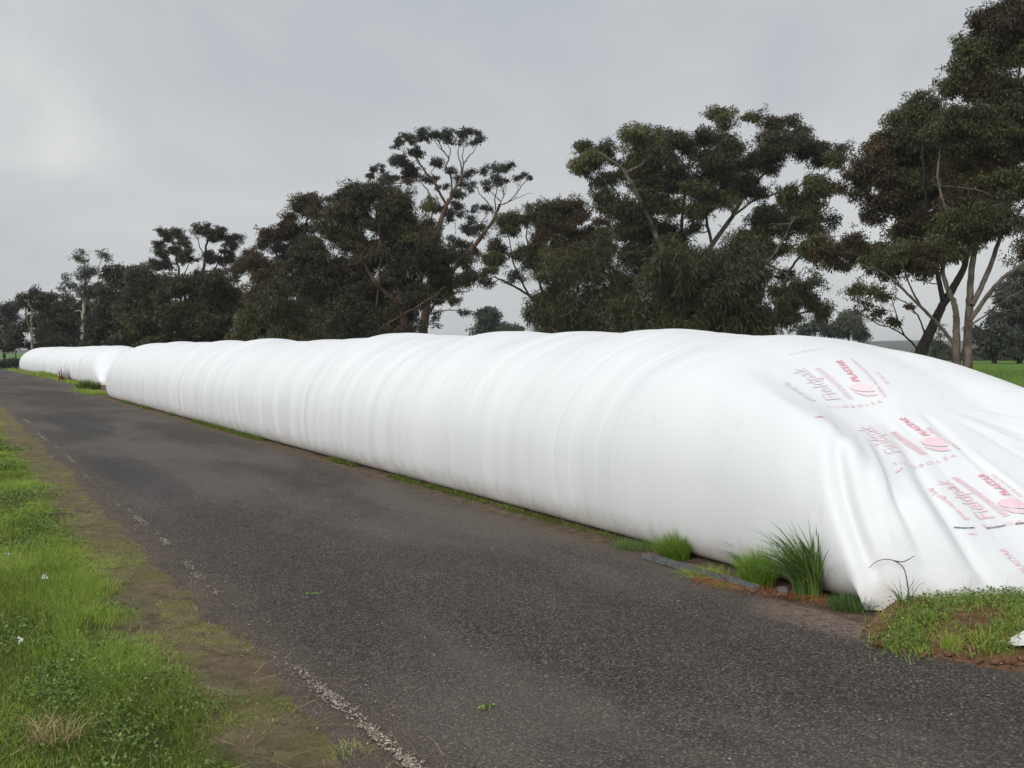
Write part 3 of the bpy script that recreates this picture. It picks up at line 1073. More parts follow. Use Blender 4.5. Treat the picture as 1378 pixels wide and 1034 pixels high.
def tree(name, label, Z, limbs, lobes, leaf='olive', bark='dark', category='tree', group=None, pad=0.75, dens=1.0,
         size=0.16, droop=0.55, deep=0.9, needle=False, tint=0.45, leaf2=None, twig=1.0, flat=0.62, fill=1.0, lobe_scale=1.0):
    """limbs: list of (pixel line, r0, r1, depth offset at the end); lobes: (u, v, ru, rv[, density]) in photo pixels"""
    global NLEAF
    mpp = Z / F
    u0, v0 = limbs[0][0][0]
    foot = at(u0, v0, Z)
    gz = float(ground_z(foot[0], foot[1])) - 0.05
    root = bpy.data.objects.new(name, None)
    COL.objects.link(root)
    root.location = (foot[0], foot[1], gz)
    root["label"] = label
    root["category"] = category
    if group:
        root["group"] = group
    base = np.array([foot[0], foot[1], gz])
    wood = Bag()
    nodes, nrad = [], []
    for k, (px, r0, r1, dz) in enumerate(limbs):
        pts = []
        for i, (u, v) in enumerate(px):
            f = i / max(1, len(px) - 1)
            pts.append(at(u, v, Z + dz * f))
        if k == 0 or abs(px[0][1] - v0) < 12:
            q = pts[0].copy()
            q[2] = gz
            if pts[0][2] - gz > 0.15:
                pts.insert(0, q)
            else:
                pts[0][2] = gz
        C = catmull(pts, 7)
        nn = len(C)
        wob = (rng.random((nn, 3)) - 0.5) * np.linspace(0.2, 0.9, nn)[:, None] * 0.12 * (Z / 70)
        wob[0] = 0
        C = C + wob
        rr = np.linspace(r0, r1, nn)
        if k == 0 or abs(px[0][1] - v0) < 12:
            rr = rr * (1 + 0.5 * np.exp(-np.linspace(0, 9, nn)))
        V, Fq = tube(C, rr, 8 if r0 > 0.12 else 6, rough=0.12)
        wood.add(V - base, Fq)
        nodes.append(C[1:])
        nrad.append(rr[1:])
    nodes = np.vstack(nodes)
    nrad = np.concatenate(nrad)
    parts, parts2 = [], []
    for lb in lobes:
        u, v, ru, rv = lb[:4]
        ru, rv = ru * 1.10 * lobe_scale, rv * 1.12 * lobe_scale
        ld = lb[4] if len(lb) > 4 else 1.0
        alt = leaf2 is not None and rng.random() < 0.3
        rm = (ru + rv) / 2 * mpp
        dz = rng.uniform(-deep, deep) * rm
        Cc = at(u, v, Z + dz)
        a_, b_ = ru * mpp, rv * mpp
        # limb to the lobe: from a node that lies lower
        dist = np.linalg.norm(nodes - Cc, axis=1) + 1.2 * np.maximum(0, nodes[:, 2] - Cc[2] + 0.3)
        j = int(np.argmin(dist))
        st = nodes[j]
        Lb = np.linalg.norm(Cc - st)
        tgt = Cc - np.array([0, 0, b_ * 0.35])
        r0 = min(nrad[j] * 0.75, 0.018 + 0.012 * Lb + 0.01 * rm) * twig
        if Lb > 0.4:
            midp = st * 0.5 + tgt * 0.5 + np.array([0, 0, -0.08 * Lb]) + rng.normal(0, 0.07 * Lb, 3)
            C = catmull([st, midp, tgt], 6)
            rr = np.linspace(r0, max(0.008, r0 * 0.45), len(C))
            V, Fq = tube(C, rr, 5)
            wood.add(V - base, Fq)
            src = C[len(C) // 2:]
        else:
            src = np.array([tgt])
        # pads
        pr = min(pad * rng.uniform(0.8, 1.15), max(a_, 0.25))
        npad = max(1, int(round(1.75 * fill * ld ** 0.5 * (a_ * b_) / (pr * pr * 0.55))))
        npad = min(npad, 90)
        ltint = tint + rng.normal(0, 0.10)
        for q in range(npad):
            if npad == 1:
                pc = Cc.copy()
            else:
                d = rng.normal(size=3)
                d /= np.linalg.norm(d)
                r = rng.random() ** 0.4
                off = d * r
                pc = Cc + RGT * off[0] * a_ * 0.9 + np.array([0, 0, 1.0]) * off[2] * b_ * 0.9 + np.array([FWD[0], FWD[1], 0]) * off[1] * rm * 0.9
            rp = pr * rng.uniform(0.55, 1.15) if npad > 1 else pr
            rz = rp * flat * rng.uniform(0.8, 1.25) if npad > 1 else min(pr, b_)
            if twig > 0:
                ss = src[rng.integers(len(src))]
                Lt = np.linalg.norm(pc - ss)
                if Lt > 0.25:
                    mm = (ss + pc) / 2 + np.array([0, 0, -0.06 * Lt]) + rng.normal(0, 0.09 * Lt, 3)
                    C = catmull([ss, mm, pc], 4)
                    V, Fq = tube(C, np.linspace(0.012, 0.006, len(C)) * (Z / 60) ** 0.7 * twig, 4)
                    wood.add(V - base, Fq)
            # clusters inside the pad, so that it has its own clumps and gaps
            nc = 7 if rp > 0.45 else 4
            for ci in range(nc + 8):
                stray = ci >= nc
                dd = rng.normal(size=3)
                dd /= np.linalg.norm(dd)
                cc = pc + dd * np.array([rp, rp, rz]) * (rng.uniform(0.85, 1.55) if stray else rng.uniform(0.2, 0.8))
                cr = rp * (rng.uniform(0.28, 0.55) if stray else rng.uniform(0.38, 0.66))
                n = int(560 * dens * ld * (0.36 if stray else 0.82) * cr * cr * (0.24 / size) ** 2 * (1.7 if needle else 1.0)) + 6
                (parts2 if alt else parts).append(leaves(cc - base, cr, cr * flat * 1.15, n, size, droop, ltint + rng.normal(0, 0.09), 0.13, needle=needle))
                NLEAF += n
    link("trunk", wood.mesh("trunk", BARK[bark]), parent=root)
    if parts:
        link("crown", leaf_mesh(parts, "crown", LEAF[leaf]), parent=root)
    if parts2:
        link("crown", leaf_mesh(parts2, "crown", LEAF[leaf2]), parent=root, label="crown patches of %s leaves" % {"olive": "olive green", "dark": "dark brown-green", "brown": "rusty brown", "grey": "grey-green"}[leaf2])
    return root


TR = "trees in the shelter belt behind the grain bags"

# right-hand gum with two pale stems
tree("gum_tree", "tall gum with two upright pale brown stems at the right edge", 50,
     [([(1287, 491), (1287, 450), (1287, 429), (1284, 408), (1272, 380), (1268, 340), (1275, 290)], 0.20, 0.07, 0),
      ([(1302, 491), (1303, 440), (1305, 405), (1308, 360), (1318, 300), (1325, 230), (1322, 150), (1330, 70)], 0.22, 0.06, 1),
      ([(1305, 432), (1330, 397), (1352, 372), (1385, 350), (1420, 320)], 0.12, 0.06, -2),
      ([(1308, 411), (1328, 370), (1345, 320), (1362, 250), (1368, 170), (1372, 90)], 0.13, 0.05, 2),
      ([(1345, 320), (1372, 285), (1400, 240)], 0.07, 0.04, 0),
      ([(1283, 462), (1262, 436), (1240, 414), (1214, 389), (1186, 366), (1158, 357)], 0.09, 0.035, -1.5),
      ([(1240, 414), (1222, 380), (1212, 350)], 0.05, 0.03, -2),
      ([(1303, 440), (1325, 425), (1350, 405), (1378, 390)], 0.05, 0.03, -1),
      ([(1275, 290), (1262, 240), (1268, 190)], 0.07, 0.04, 0),
      ([(1378, 300), (1330, 262), (1290, 252), (1255, 250)], 0.05, 0.025, -3)],
     [(1342, 38, 36, 26), (1302, 66, 20, 20), (1366, 62, 30, 22), (1286, 104, 13, 13), (1365, 12, 30, 16), (1400, 40, 40, 30), (1310, 95, 22, 16, .8),
      (1325, 118, 44, 22), (1376, 122, 34, 28), (1302, 172, 48, 26), (1352, 188, 42, 30), (1395, 200, 30, 40), (1310, 222, 46, 26), (1357, 244, 38, 26),
      (1300, 268, 40, 24), (1340, 284, 30, 22, .8), (1285, 300, 30, 20), (1312, 318, 26, 18, .7), (1372, 292, 22, 18, .5), (1262, 335, 24, 18, .8),
      (1158, 352, 14, 8, .6), (1190, 352, 18, 12), (1212, 345, 18, 14), (1385, 330, 20, 16, .4), (1240, 350, 26, 16), (1330, 300, 24, 14, .6)],
     'olive', 'grey', group=TR, size=0.16, dens=1.0, fill=1.55, leaf2='brown')
# dark leaning gum with the brown crown
tree("gum_tree", "dark leaning gum with a rusty brown crown, left of the two pale stems", 56,
     [([(1238, 480), (1252, 446), (1266, 415), (1284, 386), (1300, 350), (1306, 300), (1296, 240)], 0.31, 0.09, 0),
      ([(1270, 410), (1262, 370), (1250, 320), (1245, 260), (1240, 190)], 0.14, 0.05, -2),
      ([(1262, 370), (1235, 330), (1210, 300), (1190, 250), (1180, 215)], 0.10, 0.04, -1),
      ([(1236, 474), (1217, 452), (1198, 441), (1180, 436), (1172, 430)], 0.06, 0.02, -1),
      ([(1217, 452), (1208, 430), (1200, 400)], 0.04, 0.02, -1),
      ([(1250, 330), (1215, 345), (1170, 345), (1130, 340), (1100, 335)], 0.08, 0.03, -2),
      ([(1246, 455), (1235, 425), (1215, 405), (1190, 398)], 0.05, 0.02, 0)],
     [(1251, 146, 28, 20), (1212, 158, 26, 18), (1183, 200, 20, 20), (1150, 240, 20, 22), (1208, 196, 26, 22), (1241, 200, 42, 28), (1180, 240, 26, 22),
      (1241, 252, 40, 28), (1193, 284, 24, 22, .8), (1215, 265, 28, 20), (1251, 302, 36, 26), (1225, 312, 20, 18, .7), (1115, 337, 26, 16), (1090, 331, 16, 13),
      (1148, 332, 20, 18), (1180, 350, 18, 16), (1228, 340, 28, 20), (1130, 352, 12, 10), (1162, 392, 18, 10, .7), (1182, 420, 9, 7, .7), (1201, 432, 8, 6, .6),
      (1166, 408, 9, 6, .5), (1280, 215, 26, 22), (1205, 375, 14, 9, .6), (1190, 395, 12, 8, .6), (1276, 262, 24, 20), (1238, 372, 14, 10, .5), (1225, 415, 8, 6, .3)],
     'brown', 'dark', group=TR, size=0.16, dens=1.0, fill=1.5, leaf2='olive')

# broad central gum
tree("gum_tree", "broad many-limbed gum with the widest crown, above the middle of the long bag", 64,
     [([(905, 452), (905, 400), (896, 350), (880, 310), (858, 262), (835, 225), (805, 205)], 0.30, 0.06, -2),
      ([(908, 430), (930, 375), (958, 330), (985, 292), (1003, 262), (1035, 225), (1050, 190)], 0.20, 0.05, 1),
      ([(905, 400), (915, 340), (918, 290), (925, 240), (930, 195)], 0.15, 0.04, 2),
      ([(945, 448), (958, 410), (990, 385), (1030, 355), (1050, 330), (1070, 290)], 0.18, 0.05, -1),
      ([(1030, 355), (1050, 365), (1070, 380)], 0.08, 0.04, -1),
      ([(958, 330), (950, 285), (955, 230), (975, 185)], 0.10, 0.03, 0),
      ([(985, 292), (1015, 270), (1040, 262), (1075, 250)], 0.08, 0.03, 2),
      ([(880, 310), (850, 300), (825, 265), (815, 245)], 0.08, 0.03, -1),
      ([(1040, 450), (1046, 410), (1060, 370), (1085, 330), (1095, 290)], 0.14, 0.04, 2),
      ([(896, 350), (875, 330), (862, 300)], 0.07, 0.03, 0)],
     [(801, 212, 33, 22), (785, 222, 16, 16), (816, 248, 16, 18), (818, 275, 14, 14, .8), (879, 197, 42, 30), (858, 230, 26, 22), (926, 188, 32, 26), (977, 162, 32, 13), (981, 192, 20, 22, .7),
      (1044, 160, 28, 11), (1079, 177, 14, 9), (1051, 196, 36, 20), (1106, 206, 30, 13), (1128, 215, 14, 11), (1008, 214, 36, 21), (895, 238, 44, 26), (953, 222, 34, 22), (1000, 252, 40, 18),
      (922, 268, 40, 24), (858, 278, 40, 26), (1091, 268, 38, 30), (1063, 305, 40, 24), (1032, 290, 22, 20), (883, 316, 42, 26), (840, 305, 26, 18), (938, 306, 22, 12, .5), (1032, 330, 34, 20),
      (1063, 392, 26, 34), (1102, 413, 13, 11), (1090, 375, 14, 12, .7), (1000, 330, 24, 16, .7), (1050, 425, 28, 20), (1120, 250, 14, 14, .6), (1110, 290, 14, 12, .7), (910, 340, 30, 20, .8),
      (860, 345, 30, 24), (965, 265, 20, 16, .7)],
     'olive', 'grey', group=TR, size=0.16, dens=0.95, leaf2='dark', twig=1.4)
tree("sheoak_tree", "rounded drab olive tree with fine hanging foliage, in front of the broad gum", 57,
     [([(930, 450), (930, 420), (935, 385), (945, 355)], 0.16, 0.05, 0), ([(960, 450), (968, 410), (985, 370)], 0.10, 0.04, 0), ([(900, 450), (890, 415), (880, 385)], 0.10, 0.04, 0)],
     [(945, 385, 70, 45), (915, 365, 45, 30), (978, 360, 45, 32), (1000, 395, 40, 40), (880, 400, 45, 40), (850, 420, 28, 28), (945, 425, 80, 22), (1020, 425, 22, 22), (935, 350, 30, 18), (870, 446, 40, 12), (950, 446, 50, 12), (1030, 446, 40, 12)],
     'needle', 'dark', group=TR, size=0.34, needle=True, droop=0.9, pad=0.9, flat=0.85, dens=1.0, tint=0.35)

# gum between
tree("gum_tree", "low spreading gum with bare lower limbs, between the open tall tree and the broad gum", 72,
     [([(733, 448), (728, 420), (712, 398), (690, 385), (664, 372)], 0.16, 0.04, -1), ([(736, 448), (735, 410), (724, 375), (712, 340), (708, 310)], 0.14, 0.04, 1),
      ([(735, 410), (750, 370), (762, 330), (765, 295)], 0.12, 0.04, 0), ([(712, 398), (700, 375), (690, 350), (685, 320)], 0.07, 0.03, 0), ([(765, 450), (775, 400), (785, 350), (790, 310)], 0.12, 0.04, 2)],
     [(730, 285, 38, 15), (768, 275, 24, 9), (690, 305, 22, 14), (672, 330, 14, 12, .8), (789, 308, 32, 26), (666, 352, 18, 16), (707, 335, 22, 20, .8), (757, 322, 34, 26), (745, 300, 22, 14), (655, 372, 10, 10, .6),
      (728, 352, 20, 16, .7), (690, 368, 16, 12, .5), (785, 345, 26, 20), (760, 355, 26, 20), (810, 330, 18, 18)],
     'olive', 'dark', group=TR, size=0.16, leaf2='brown')
tree("sheoak_tree", "narrow upright olive bush with wispy foliage, left of the broad gum", 66,
     [([(756, 450), (756, 420), (754, 380), (752, 355)], 0.10, 0.03, 0), ([(795, 450), (798, 410), (800, 370)], 0.10, 0.04, 0)],
     [(752, 385, 28, 34), (738, 415, 22, 28), (765, 420, 28, 26), (755, 355, 16, 14), (800, 350, 28, 30), (805, 390, 24, 30, .8), (835, 390, 22, 34), (825, 425, 24, 22, .8), (790, 425, 20, 20, .6), (750, 446, 30, 10), (810, 446, 30, 10)],
     'needle', 'grey', group=TR, size=0.32, needle=True, droop=0.8, pad=0.75, flat=0.85, dens=1.0, tint=0.42)

# tall open tree
tree("gum_tree", "tallest open gum with bare forking limbs and leaf only at the tips", 78,
     [([(569, 452), (573, 420), (578, 380), (584, 340), (590, 310), (598, 282), (604, 270), (614, 252), (622, 236)], 0.36, 0.09, 0),
      ([(601, 276), (593, 262), (586, 248), (576, 236), (566, 222), (558, 208)], 0.10, 0.04, -2),
      ([(576, 236), (568, 224), (560, 214), (553, 206)], 0.05, 0.02, -2), ([(586, 248), (588, 240), (580, 232), (590, 222)], 0.05, 0.02, 1),
      ([(606, 268), (608, 252), (606, 236), (600, 224), (604, 214), (598, 205), (592, 195), (588, 186)], 0.08, 0.03, 1), ([(598, 205), (590, 198), (584, 188)], 0.04, 0.02, 0), ([(604, 214), (606, 202), (600, 192)], 0.04, 0.02, 0),
      ([(622, 236), (624, 222), (630, 212), (638, 202), (646, 190)], 0.06, 0.02, 2), ([(622, 236), (620, 220), (616, 208), (618, 192)], 0.06, 0.02, -1), ([(624, 222), (622, 208), (628, 192)], 0.04, 0.02, -1),
      ([(583, 345), (580, 310), (582, 282), (578, 262), (570, 250), (560, 240)], 0.08, 0.03, -1), ([(590, 310), (594, 290), (590, 270), (586, 262)], 0.06, 0.03, 0),
      ([(576, 400), (600, 375), (625, 345), (642, 326), (652, 312), (662, 300), (668, 286), (672, 276)], 0.22, 0.08, -3),
      ([(668, 286), (666, 270), (668, 258), (672, 244)], 0.05, 0.02, -3), ([(662, 282), (654, 270), (646, 262), (641, 250)], 0.05, 0.02, -4), ([(672, 276), (682, 273), (692, 264), (702, 250), (712, 240)], 0.05, 0.02, -2),
      ([(672, 276), (678, 262), (676, 250), (680, 236)], 0.04, 0.02, -3), ([(684, 272), (698, 266), (708, 262), (716, 260)], 0.03, 0.01, -2), ([(662, 300), (672, 294), (684, 294), (692, 293)], 0.03, 0.012, -3),
      ([(652, 312), (648, 300), (655, 290), (650, 282)], 0.04, 0.02, -3), ([(602, 320), (606, 335), (600, 345)], 0.02, 0.01, 0), ([(591, 312), (600, 322), (612, 322), (612, 300), (610, 290)], 0.03, 0.015, 1),
      ([(571, 430), (590, 405), (612, 395), (632, 392)], 0.12, 0.03, -2), ([(572, 425), (600, 418), (625, 420), (640, 418)], 0.05, 0.02, -2)],
     [(533, 193, 6, 6), (540, 187, 7, 7), (552, 185, 10, 8), (570, 181, 14, 8), (587, 181, 14, 9), (603, 182, 12, 9), (620, 184, 9, 11), (636, 190, 7, 5), (646, 184, 6, 8), (629, 178, 8, 5), (642, 178, 5, 4),
      (559, 204, 17, 7), (531, 214, 8, 9), (542, 216, 10, 11), (550, 228, 12, 9), (554, 242, 15, 14), (523, 237, 9, 8), (512, 226, 8, 6), (503, 229, 6, 7), (533, 240, 6, 5), (497, 236, 5, 5),
      (587, 219, 10, 9), (606, 230, 6, 6), (582, 240, 9, 8, .8), (572, 240, 5, 5, .7), (622, 240, 9, 11), (632, 234, 6, 7), (634, 251, 7, 9, .8), (620, 261, 12, 7), (615, 282, 14, 8), (592, 284, 8, 7), (604, 288, 8, 6), (638, 282, 7, 6), (655, 280, 6, 6),
      (636, 307, 17, 16), (606, 296, 6, 5), (613, 326, 16, 9), (651, 230, 7, 7), (664, 228, 10, 7), (678, 223, 10, 6), (686, 221, 5, 4), (671, 240, 10, 8), (680, 243, 6, 5), (653, 247, 6, 5), (656, 254, 4, 4), (697, 237, 6, 6), (705, 233, 6, 5), (712, 239, 4, 4),
      (590, 252, 5, 4), (600, 250, 4, 4), (632, 340, 16, 14), (628, 372, 16, 13), (612, 402, 18, 9, .6), (627, 420, 9, 6, .6), (588, 430, 8, 14, .5)],
     'grey', 'red', group=TR, size=0.15, pad=0.42, dens=0.8, twig=0.9, tint=0.35, lobe_scale=0.86, fill=0.9, leaf2='dark')

# dense group left of it
tree("gum_tree", "dense dark green gum with a domed top, in front of the tall open tree", 68,
     [([(545, 452), (540, 410), (530, 370), (515, 320), (505, 280)], 0.32, 0.08, 0), ([(540, 410), (505, 380), (480, 330), (470, 290)], 0.16, 0.06, -1), ([(532, 380), (560, 340), (572, 300)], 0.14, 0.05, 0),
      ([(505, 425), (509, 390), (512, 345), (510, 300)], 0.06, 0.04, -2), ([(500, 455), (540, 425), (575, 405), (600, 385)], 0.07, 0.03, -4)],
     [(480, 270, 28, 18), (512, 267, 34, 18), (543, 277, 34, 15), (572, 271, 11, 11), (460, 284, 20, 16), (499, 300, 38, 20), (448, 303, 28, 20), (537, 310, 34, 18), (569, 311, 26, 16), (591, 321, 15, 12),
      (480, 346, 44, 36), (527, 352, 44, 34), (575, 344, 34, 22), (607, 354, 28, 20), (626, 373, 16, 12), (591, 380, 34, 18), (499, 405, 48, 42), (537, 415, 34, 34), (425, 350, 40, 32), (448, 400, 50, 42),
      (565, 400, 24, 20, .8), (470, 435, 50, 22), (530, 440, 30, 14), (450, 456, 30, 12), (490, 456, 34, 12), (525, 456, 24, 10)],
     'dark', 'red', group=TR, size=0.16, pad=0.85, dens=1.0, leaf2='olive', tint=0.5)
tree("gum_tree", "reddish tipped gum with layered flat sprays, left of the dense domed gum", 74,
     [([(400, 455), (402, 400), (398, 350), (410, 310), (418, 275)], 0.22, 0.05, 0), ([(400, 375), (375, 345), (360, 325)], 0.10, 0.03, -1), ([(399, 350), (392, 320), (388, 300)], 0.07, 0.03, 0)],
     [(416, 268, 19, 11), (406, 279, 10, 9), (444, 265, 9, 6), (428, 285, 19, 14), (390, 290, 9, 6), (365, 316, 19, 9), (350, 326, 10, 7), (384, 306, 19, 11), (403, 310, 24, 16), (349, 348, 21, 16), (377, 346, 28, 22), (332, 357, 14, 13), (400, 380, 34, 26),
      (360, 378, 26, 20), (415, 335, 22, 18)],
     'brown', 'dark', group=TR, size=0.16, tint=0.35, leaf2='dark')
tree("sheoak_tree", "light olive rounded bush with feathery foliage, low at the left of the dense gum", 64,
     [([(368, 458), (368, 430), (368, 400)], 0.10, 0.04, 0), ([(345, 458), (345, 440), (344, 420)], 0.08, 0.03, 0)],
     [(368, 402, 25, 28), (347, 428, 24, 25), (385, 428, 26, 26), (366, 440, 40, 16), (410, 435, 26, 20), (345, 458, 26, 12), (385, 458, 30, 12), (425, 455, 26, 14)],
     'needle', 'dark', group=TR, size=0.32, needle=True, droop=0.8, pad=0.75, flat=0.85, tint=0.5)

# left group
tree("gum_tree", "gum with two tufted heads and sky showing between its branches", 86,
     [([(264, 458), (268, 400), (274, 360), (278, 330), (284, 314)], 0.22, 0.05, 0), ([(243, 458), (243, 400), (240, 360), (232, 325)], 0.16, 0.05, 1), ([(270, 385), (290, 360), (302, 335), (308, 322)], 0.08, 0.03, 1), ([(276, 345), (268, 330), (268, 312)], 0.05, 0.02, 0),
      ([(243, 380), (255, 350), (250, 328)], 0.05, 0.02, 1), ([(275, 365), (305, 365), (325, 352)], 0.05, 0.02, 0)],
     [(220, 316, 12, 12), (237, 317, 10, 10), (247, 327, 10, 9), (212, 326, 8, 8), (270, 309, 16, 9), (286, 313, 16, 10), (309, 322, 11, 12), (295, 318, 9, 8), (284, 346, 14, 9), (303, 346, 14, 11), (245, 348, 13, 9), (326, 351, 10, 10),
      (264, 363, 9, 7, .8), (291, 365, 12, 8), (313, 373, 10, 7), (216, 348, 12, 14), (216, 361, 13, 13), (250, 335, 8, 8), (230, 336, 9, 7), (310, 335, 8, 7), (318, 362, 12, 8)],
     'dark', 'dark', group=TR, size=0.15, pad=0.5, tint=0.35, lobe_scale=0.92, fill=0.8)
tree("wattle_tree", "dense dark bushy tree under the two tufted heads", 78,
     [([(225, 462), (226, 430), (228, 395)], 0.18, 0.06, 0), ([(285, 462), (284, 430), (282, 395)], 0.18, 0.06, 0), ([(255, 462), (256, 420), (256, 390)], 0.14, 0.06, 0)],
     [(199, 388, 28, 20), (228, 386, 30, 22), (257, 386, 34, 18), (284, 386, 28, 18), (307, 396, 24, 20), (183, 415, 22, 28), (218, 423, 38, 32), (253, 423, 34, 32), (288, 427, 30, 30), (305, 432, 16, 18), (328, 402, 18, 18), (200, 445, 40, 16), (250, 450, 40, 12),
      (192, 372, 18, 14), (175, 462, 22, 12), (205, 462, 26, 12), (240, 463, 26, 12), (275, 462, 26, 12), (305, 461, 24, 13)],
     'dark', 'dark', group=TR, size=0.20, pad=0.85, tint=0.45, dens=1.0, leaf2='olive')
tree("sheoak_tree", "thin sparse tree with a pale straight trunk and one bent bare limb", 105,
     [([(111, 472), (111, 445), (112, 420), (113, 400), (115, 375), (112, 352), (108, 340)], 0.22, 0.05, 0), ([(112, 450), (121, 449), (127, 453), (133, 441), (141, 432)], 0.12, 0.05, -1), ([(112, 428), (107, 418), (99, 420)], 0.08, 0.03, 0),
      ([(114, 385), (128, 365), (138, 348)], 0.08, 0.03, 0), ([(113, 400), (98, 385), (88, 378)], 0.07, 0.03, 0)],
     [(108, 340, 6, 6, .5), (105, 351, 9, 7, .6), (115, 352, 7, 6, .5), (137, 346, 8, 7, .6), (144, 349, 4, 4, .5), (111, 365, 14, 10, .6), (122, 372, 14, 10, .6), (91, 375, 9, 7, .5), (83, 389, 7, 6, .5), (98, 389, 14, 9, .6), (113, 387, 15, 11), (125, 387, 14, 11), (118, 400, 12, 8)],
     'grey', 'pale', group=TR, size=0.20, pad=0.6, droop=0.2, tint=0.5, dens=0.6, fill=0.7, lobe_scale=0.9)
tree("gum_tree", "flat topped gum right behind the thin pale-trunked tree", 98,
     [([(160, 470), (160, 430), (158, 395), (162, 372)], 0.18, 0.05, 0), ([(159, 400), (172, 380), (180, 366)], 0.08, 0.03, 0)],
     [(162, 365, 20, 7), (183, 363, 12, 6), (148, 368, 9, 7), (157, 379, 10, 8, .8), (174, 378, 9, 8, .8), (143, 407, 24, 20), (165, 408, 24, 22), (157, 436, 34, 28), (138, 440, 20, 24), (180, 395, 14, 14), (150, 464, 30, 12), (125, 462, 20, 12), (175, 462, 20, 12)],
     'dark', 'grey', group=TR, size=0.30, pad=0.8, tint=0.4)
tree("gum_tree", "small gum with a forked white trunk near the far end of the far bag", 112,
     [([(43, 472), (43, 450), (42, 432), (43, 418), (38, 409), (33, 404)], 0.13, 0.06, -4), ([(42, 452), (39, 440), (36, 428), (34, 418)], 0.08, 0.04, -4), ([(42, 420), (48, 408), (52, 400)], 0.07, 0.04, 0)],
     [(27, 403, 7, 6), (44, 397, 9, 6), (59, 400, 12, 7), (70, 398, 6, 5), (53, 410, 12, 8), (36, 408, 5, 4)],
     'dark', 'pale', group=TR, size=0.30, pad=0.7, tint=0.35)
tree("wattle_tree", "dark bushy tree behind the forked white trunk", 120,
     [([(62, 474), (62, 450), (62, 430)], 0.18, 0.06, 0), ([(85, 474), (86, 450), (86, 430)], 0.18, 0.06, 0)],
     [(56, 432, 16, 18), (77, 428, 22, 18), (22, 452, 12, 16), (58, 455, 12, 12), (75, 452, 30, 18), (98, 440, 22, 28), (100, 415, 20, 14), (66, 412, 14, 8), (95, 466, 30, 12), (60, 468, 24, 10)],
     'dark', 'dark', group=TR, size=0.36, pad=1.0, tint=0.45)
tree("wattle_tree", "leftmost grey-brown tree at the edge of the picture", 126,
     [([(6, 476), (6, 450), (6, 425)], 0.2, 0.06, 0)],
     [(4, 415, 9, 6), (12, 414, 7, 5), (8, 431, 18, 14), (8, 452, 22, 16), (-22, 436, 20, 28), (-40, 445, 24, 24)],
     'grey', 'dark', group=TR, size=0.36, pad=0.9, tint=0.4)

# distant trees
FT = "distant trees beyond the shelter belt"
tree("gum_tree", "small hazy rounded tree low in the sky gap right of the tall open gum", 170,
     [([(656, 458), (656, 440), (656, 425)], 0.22, 0.06, 0)],
     [(655, 424, 14, 9), (648, 436, 10, 9), (664, 436, 12, 10), (690, 441, 13, 6), (675, 444, 8, 5)], 'grey', 'dark', group=FT, size=0.5, pad=1.0, tint=0.55)
tree("gum_tree", "pair of hazy grey-green crowns low behind the bag, right of the broad gum", 165,
     [([(1142, 468), (1142, 445), (1142, 425)], 0.22, 0.06, 0), ([(1110, 462), (1108, 445), (1106, 436)], 0.16, 0.06, 0)],
     [(1105, 438, 18, 9), (1140, 436, 20, 14), (1147, 425, 11, 7), (1128, 444, 16, 10), (1156, 448, 8, 9), (1085, 444, 12, 6)], 'grey', 'dark', group=FT, size=0.5, pad=1.1, tint=0.5)
tree("gum_tree", "grey-green tree standing behind the right edge of the field", 105,
     [([(1338, 492), (1338, 465), (1345, 430), (1355, 395)], 0.18, 0.06, 0), ([(1372, 492), (1372, 460), (1370, 410)], 0.2, 0.06, 0)],
     [(1358, 398, 26, 28, .7), (1380, 380, 24, 24, .7), (1392, 420, 26, 26), (1336, 448, 18, 20, .8), (1318, 452, 12, 16, .6), (1366, 448, 22, 22), (1345, 470, 24, 14), (1378, 470, 20, 16), (1340, 425, 14, 12, .5)],
     'grey', 'dark', group=FT, size=0.36, pad=0.9, tint=0.5)
tree("gum_tree", "faint feathery sapling between the leaning trunk and the pale stems", 90,
     [([(1264, 486), (1265, 465), (1266, 448)], 0.06, 0.02, 0)],
     [(1265, 448, 10, 10, .3), (1262, 465, 12, 12, .4), (1272, 470, 9, 10, .3)], 'grey', 'grey', group=FT, size=0.16, pad=0.6, tint=0.6)

# hedge of scrub on the far edge of the field
def build_scrub():
    parts = []
    for u in np.arange(1235, 1460, 5.0):
        Zs = rng.uniform(135, 160)
        c = at(u, 488, Zs)
        c[2] = 0.25 + rng.uniform(0.3, 0.9)
        parts.append(leaves(c, rng.uniform(0.8, 1.5), rng.uniform(0.7, 1.4), 420, 0.4, 0.2, 0.5, 0.15))
    link("far_scrub", leaf_mesh(parts, "far_scrub", LEAF['grey']), kind="stuff", label="low grey-green scrub along the far edge of the field", category="scrub")


build_scrub()
#PART3
# ------------------------------------------------------------------ grass and weeds
GRASS = leaf_mat("grass_blade", [(0, lin(92, 106, 40)), (0.4, lin(138, 164, 62)), (0.75, lin(170, 186, 92)), (0.92, lin(174, 180, 96)), (1, lin(192, 174, 128))], 0.5, 0.4, 0.3)
CLOVER = leaf_mat("broad_leaf", [(0, lin(62, 80, 30)), (0.5, lin(96, 122, 48)), (0.85, lin(124, 148, 66)), (1, lin(160, 172, 110))], 0.45, 0.25, 0.4)
TUSSOCK = leaf_mat("tussock_blade", [(0, lin(54, 78, 46)), (0.5, lin(86, 116, 56)), (0.85, lin(128, 148, 70)), (1, lin(176, 148, 98))], 0.4, 0.25, 0.45)
FINE = leaf_mat("fine_blade", [(0, lin(70, 100, 30)), (0.5, lin(108, 142, 48)), (1, lin(148, 172, 76))], 0.5, 0.35, 0.3)
DRY = leaf_mat("dry_blade", [(0, lin(110, 92, 62)), (0.6, lin(162, 142, 102)), (1, lin(196, 176, 136))], 0.7, 0.2, 0.2)
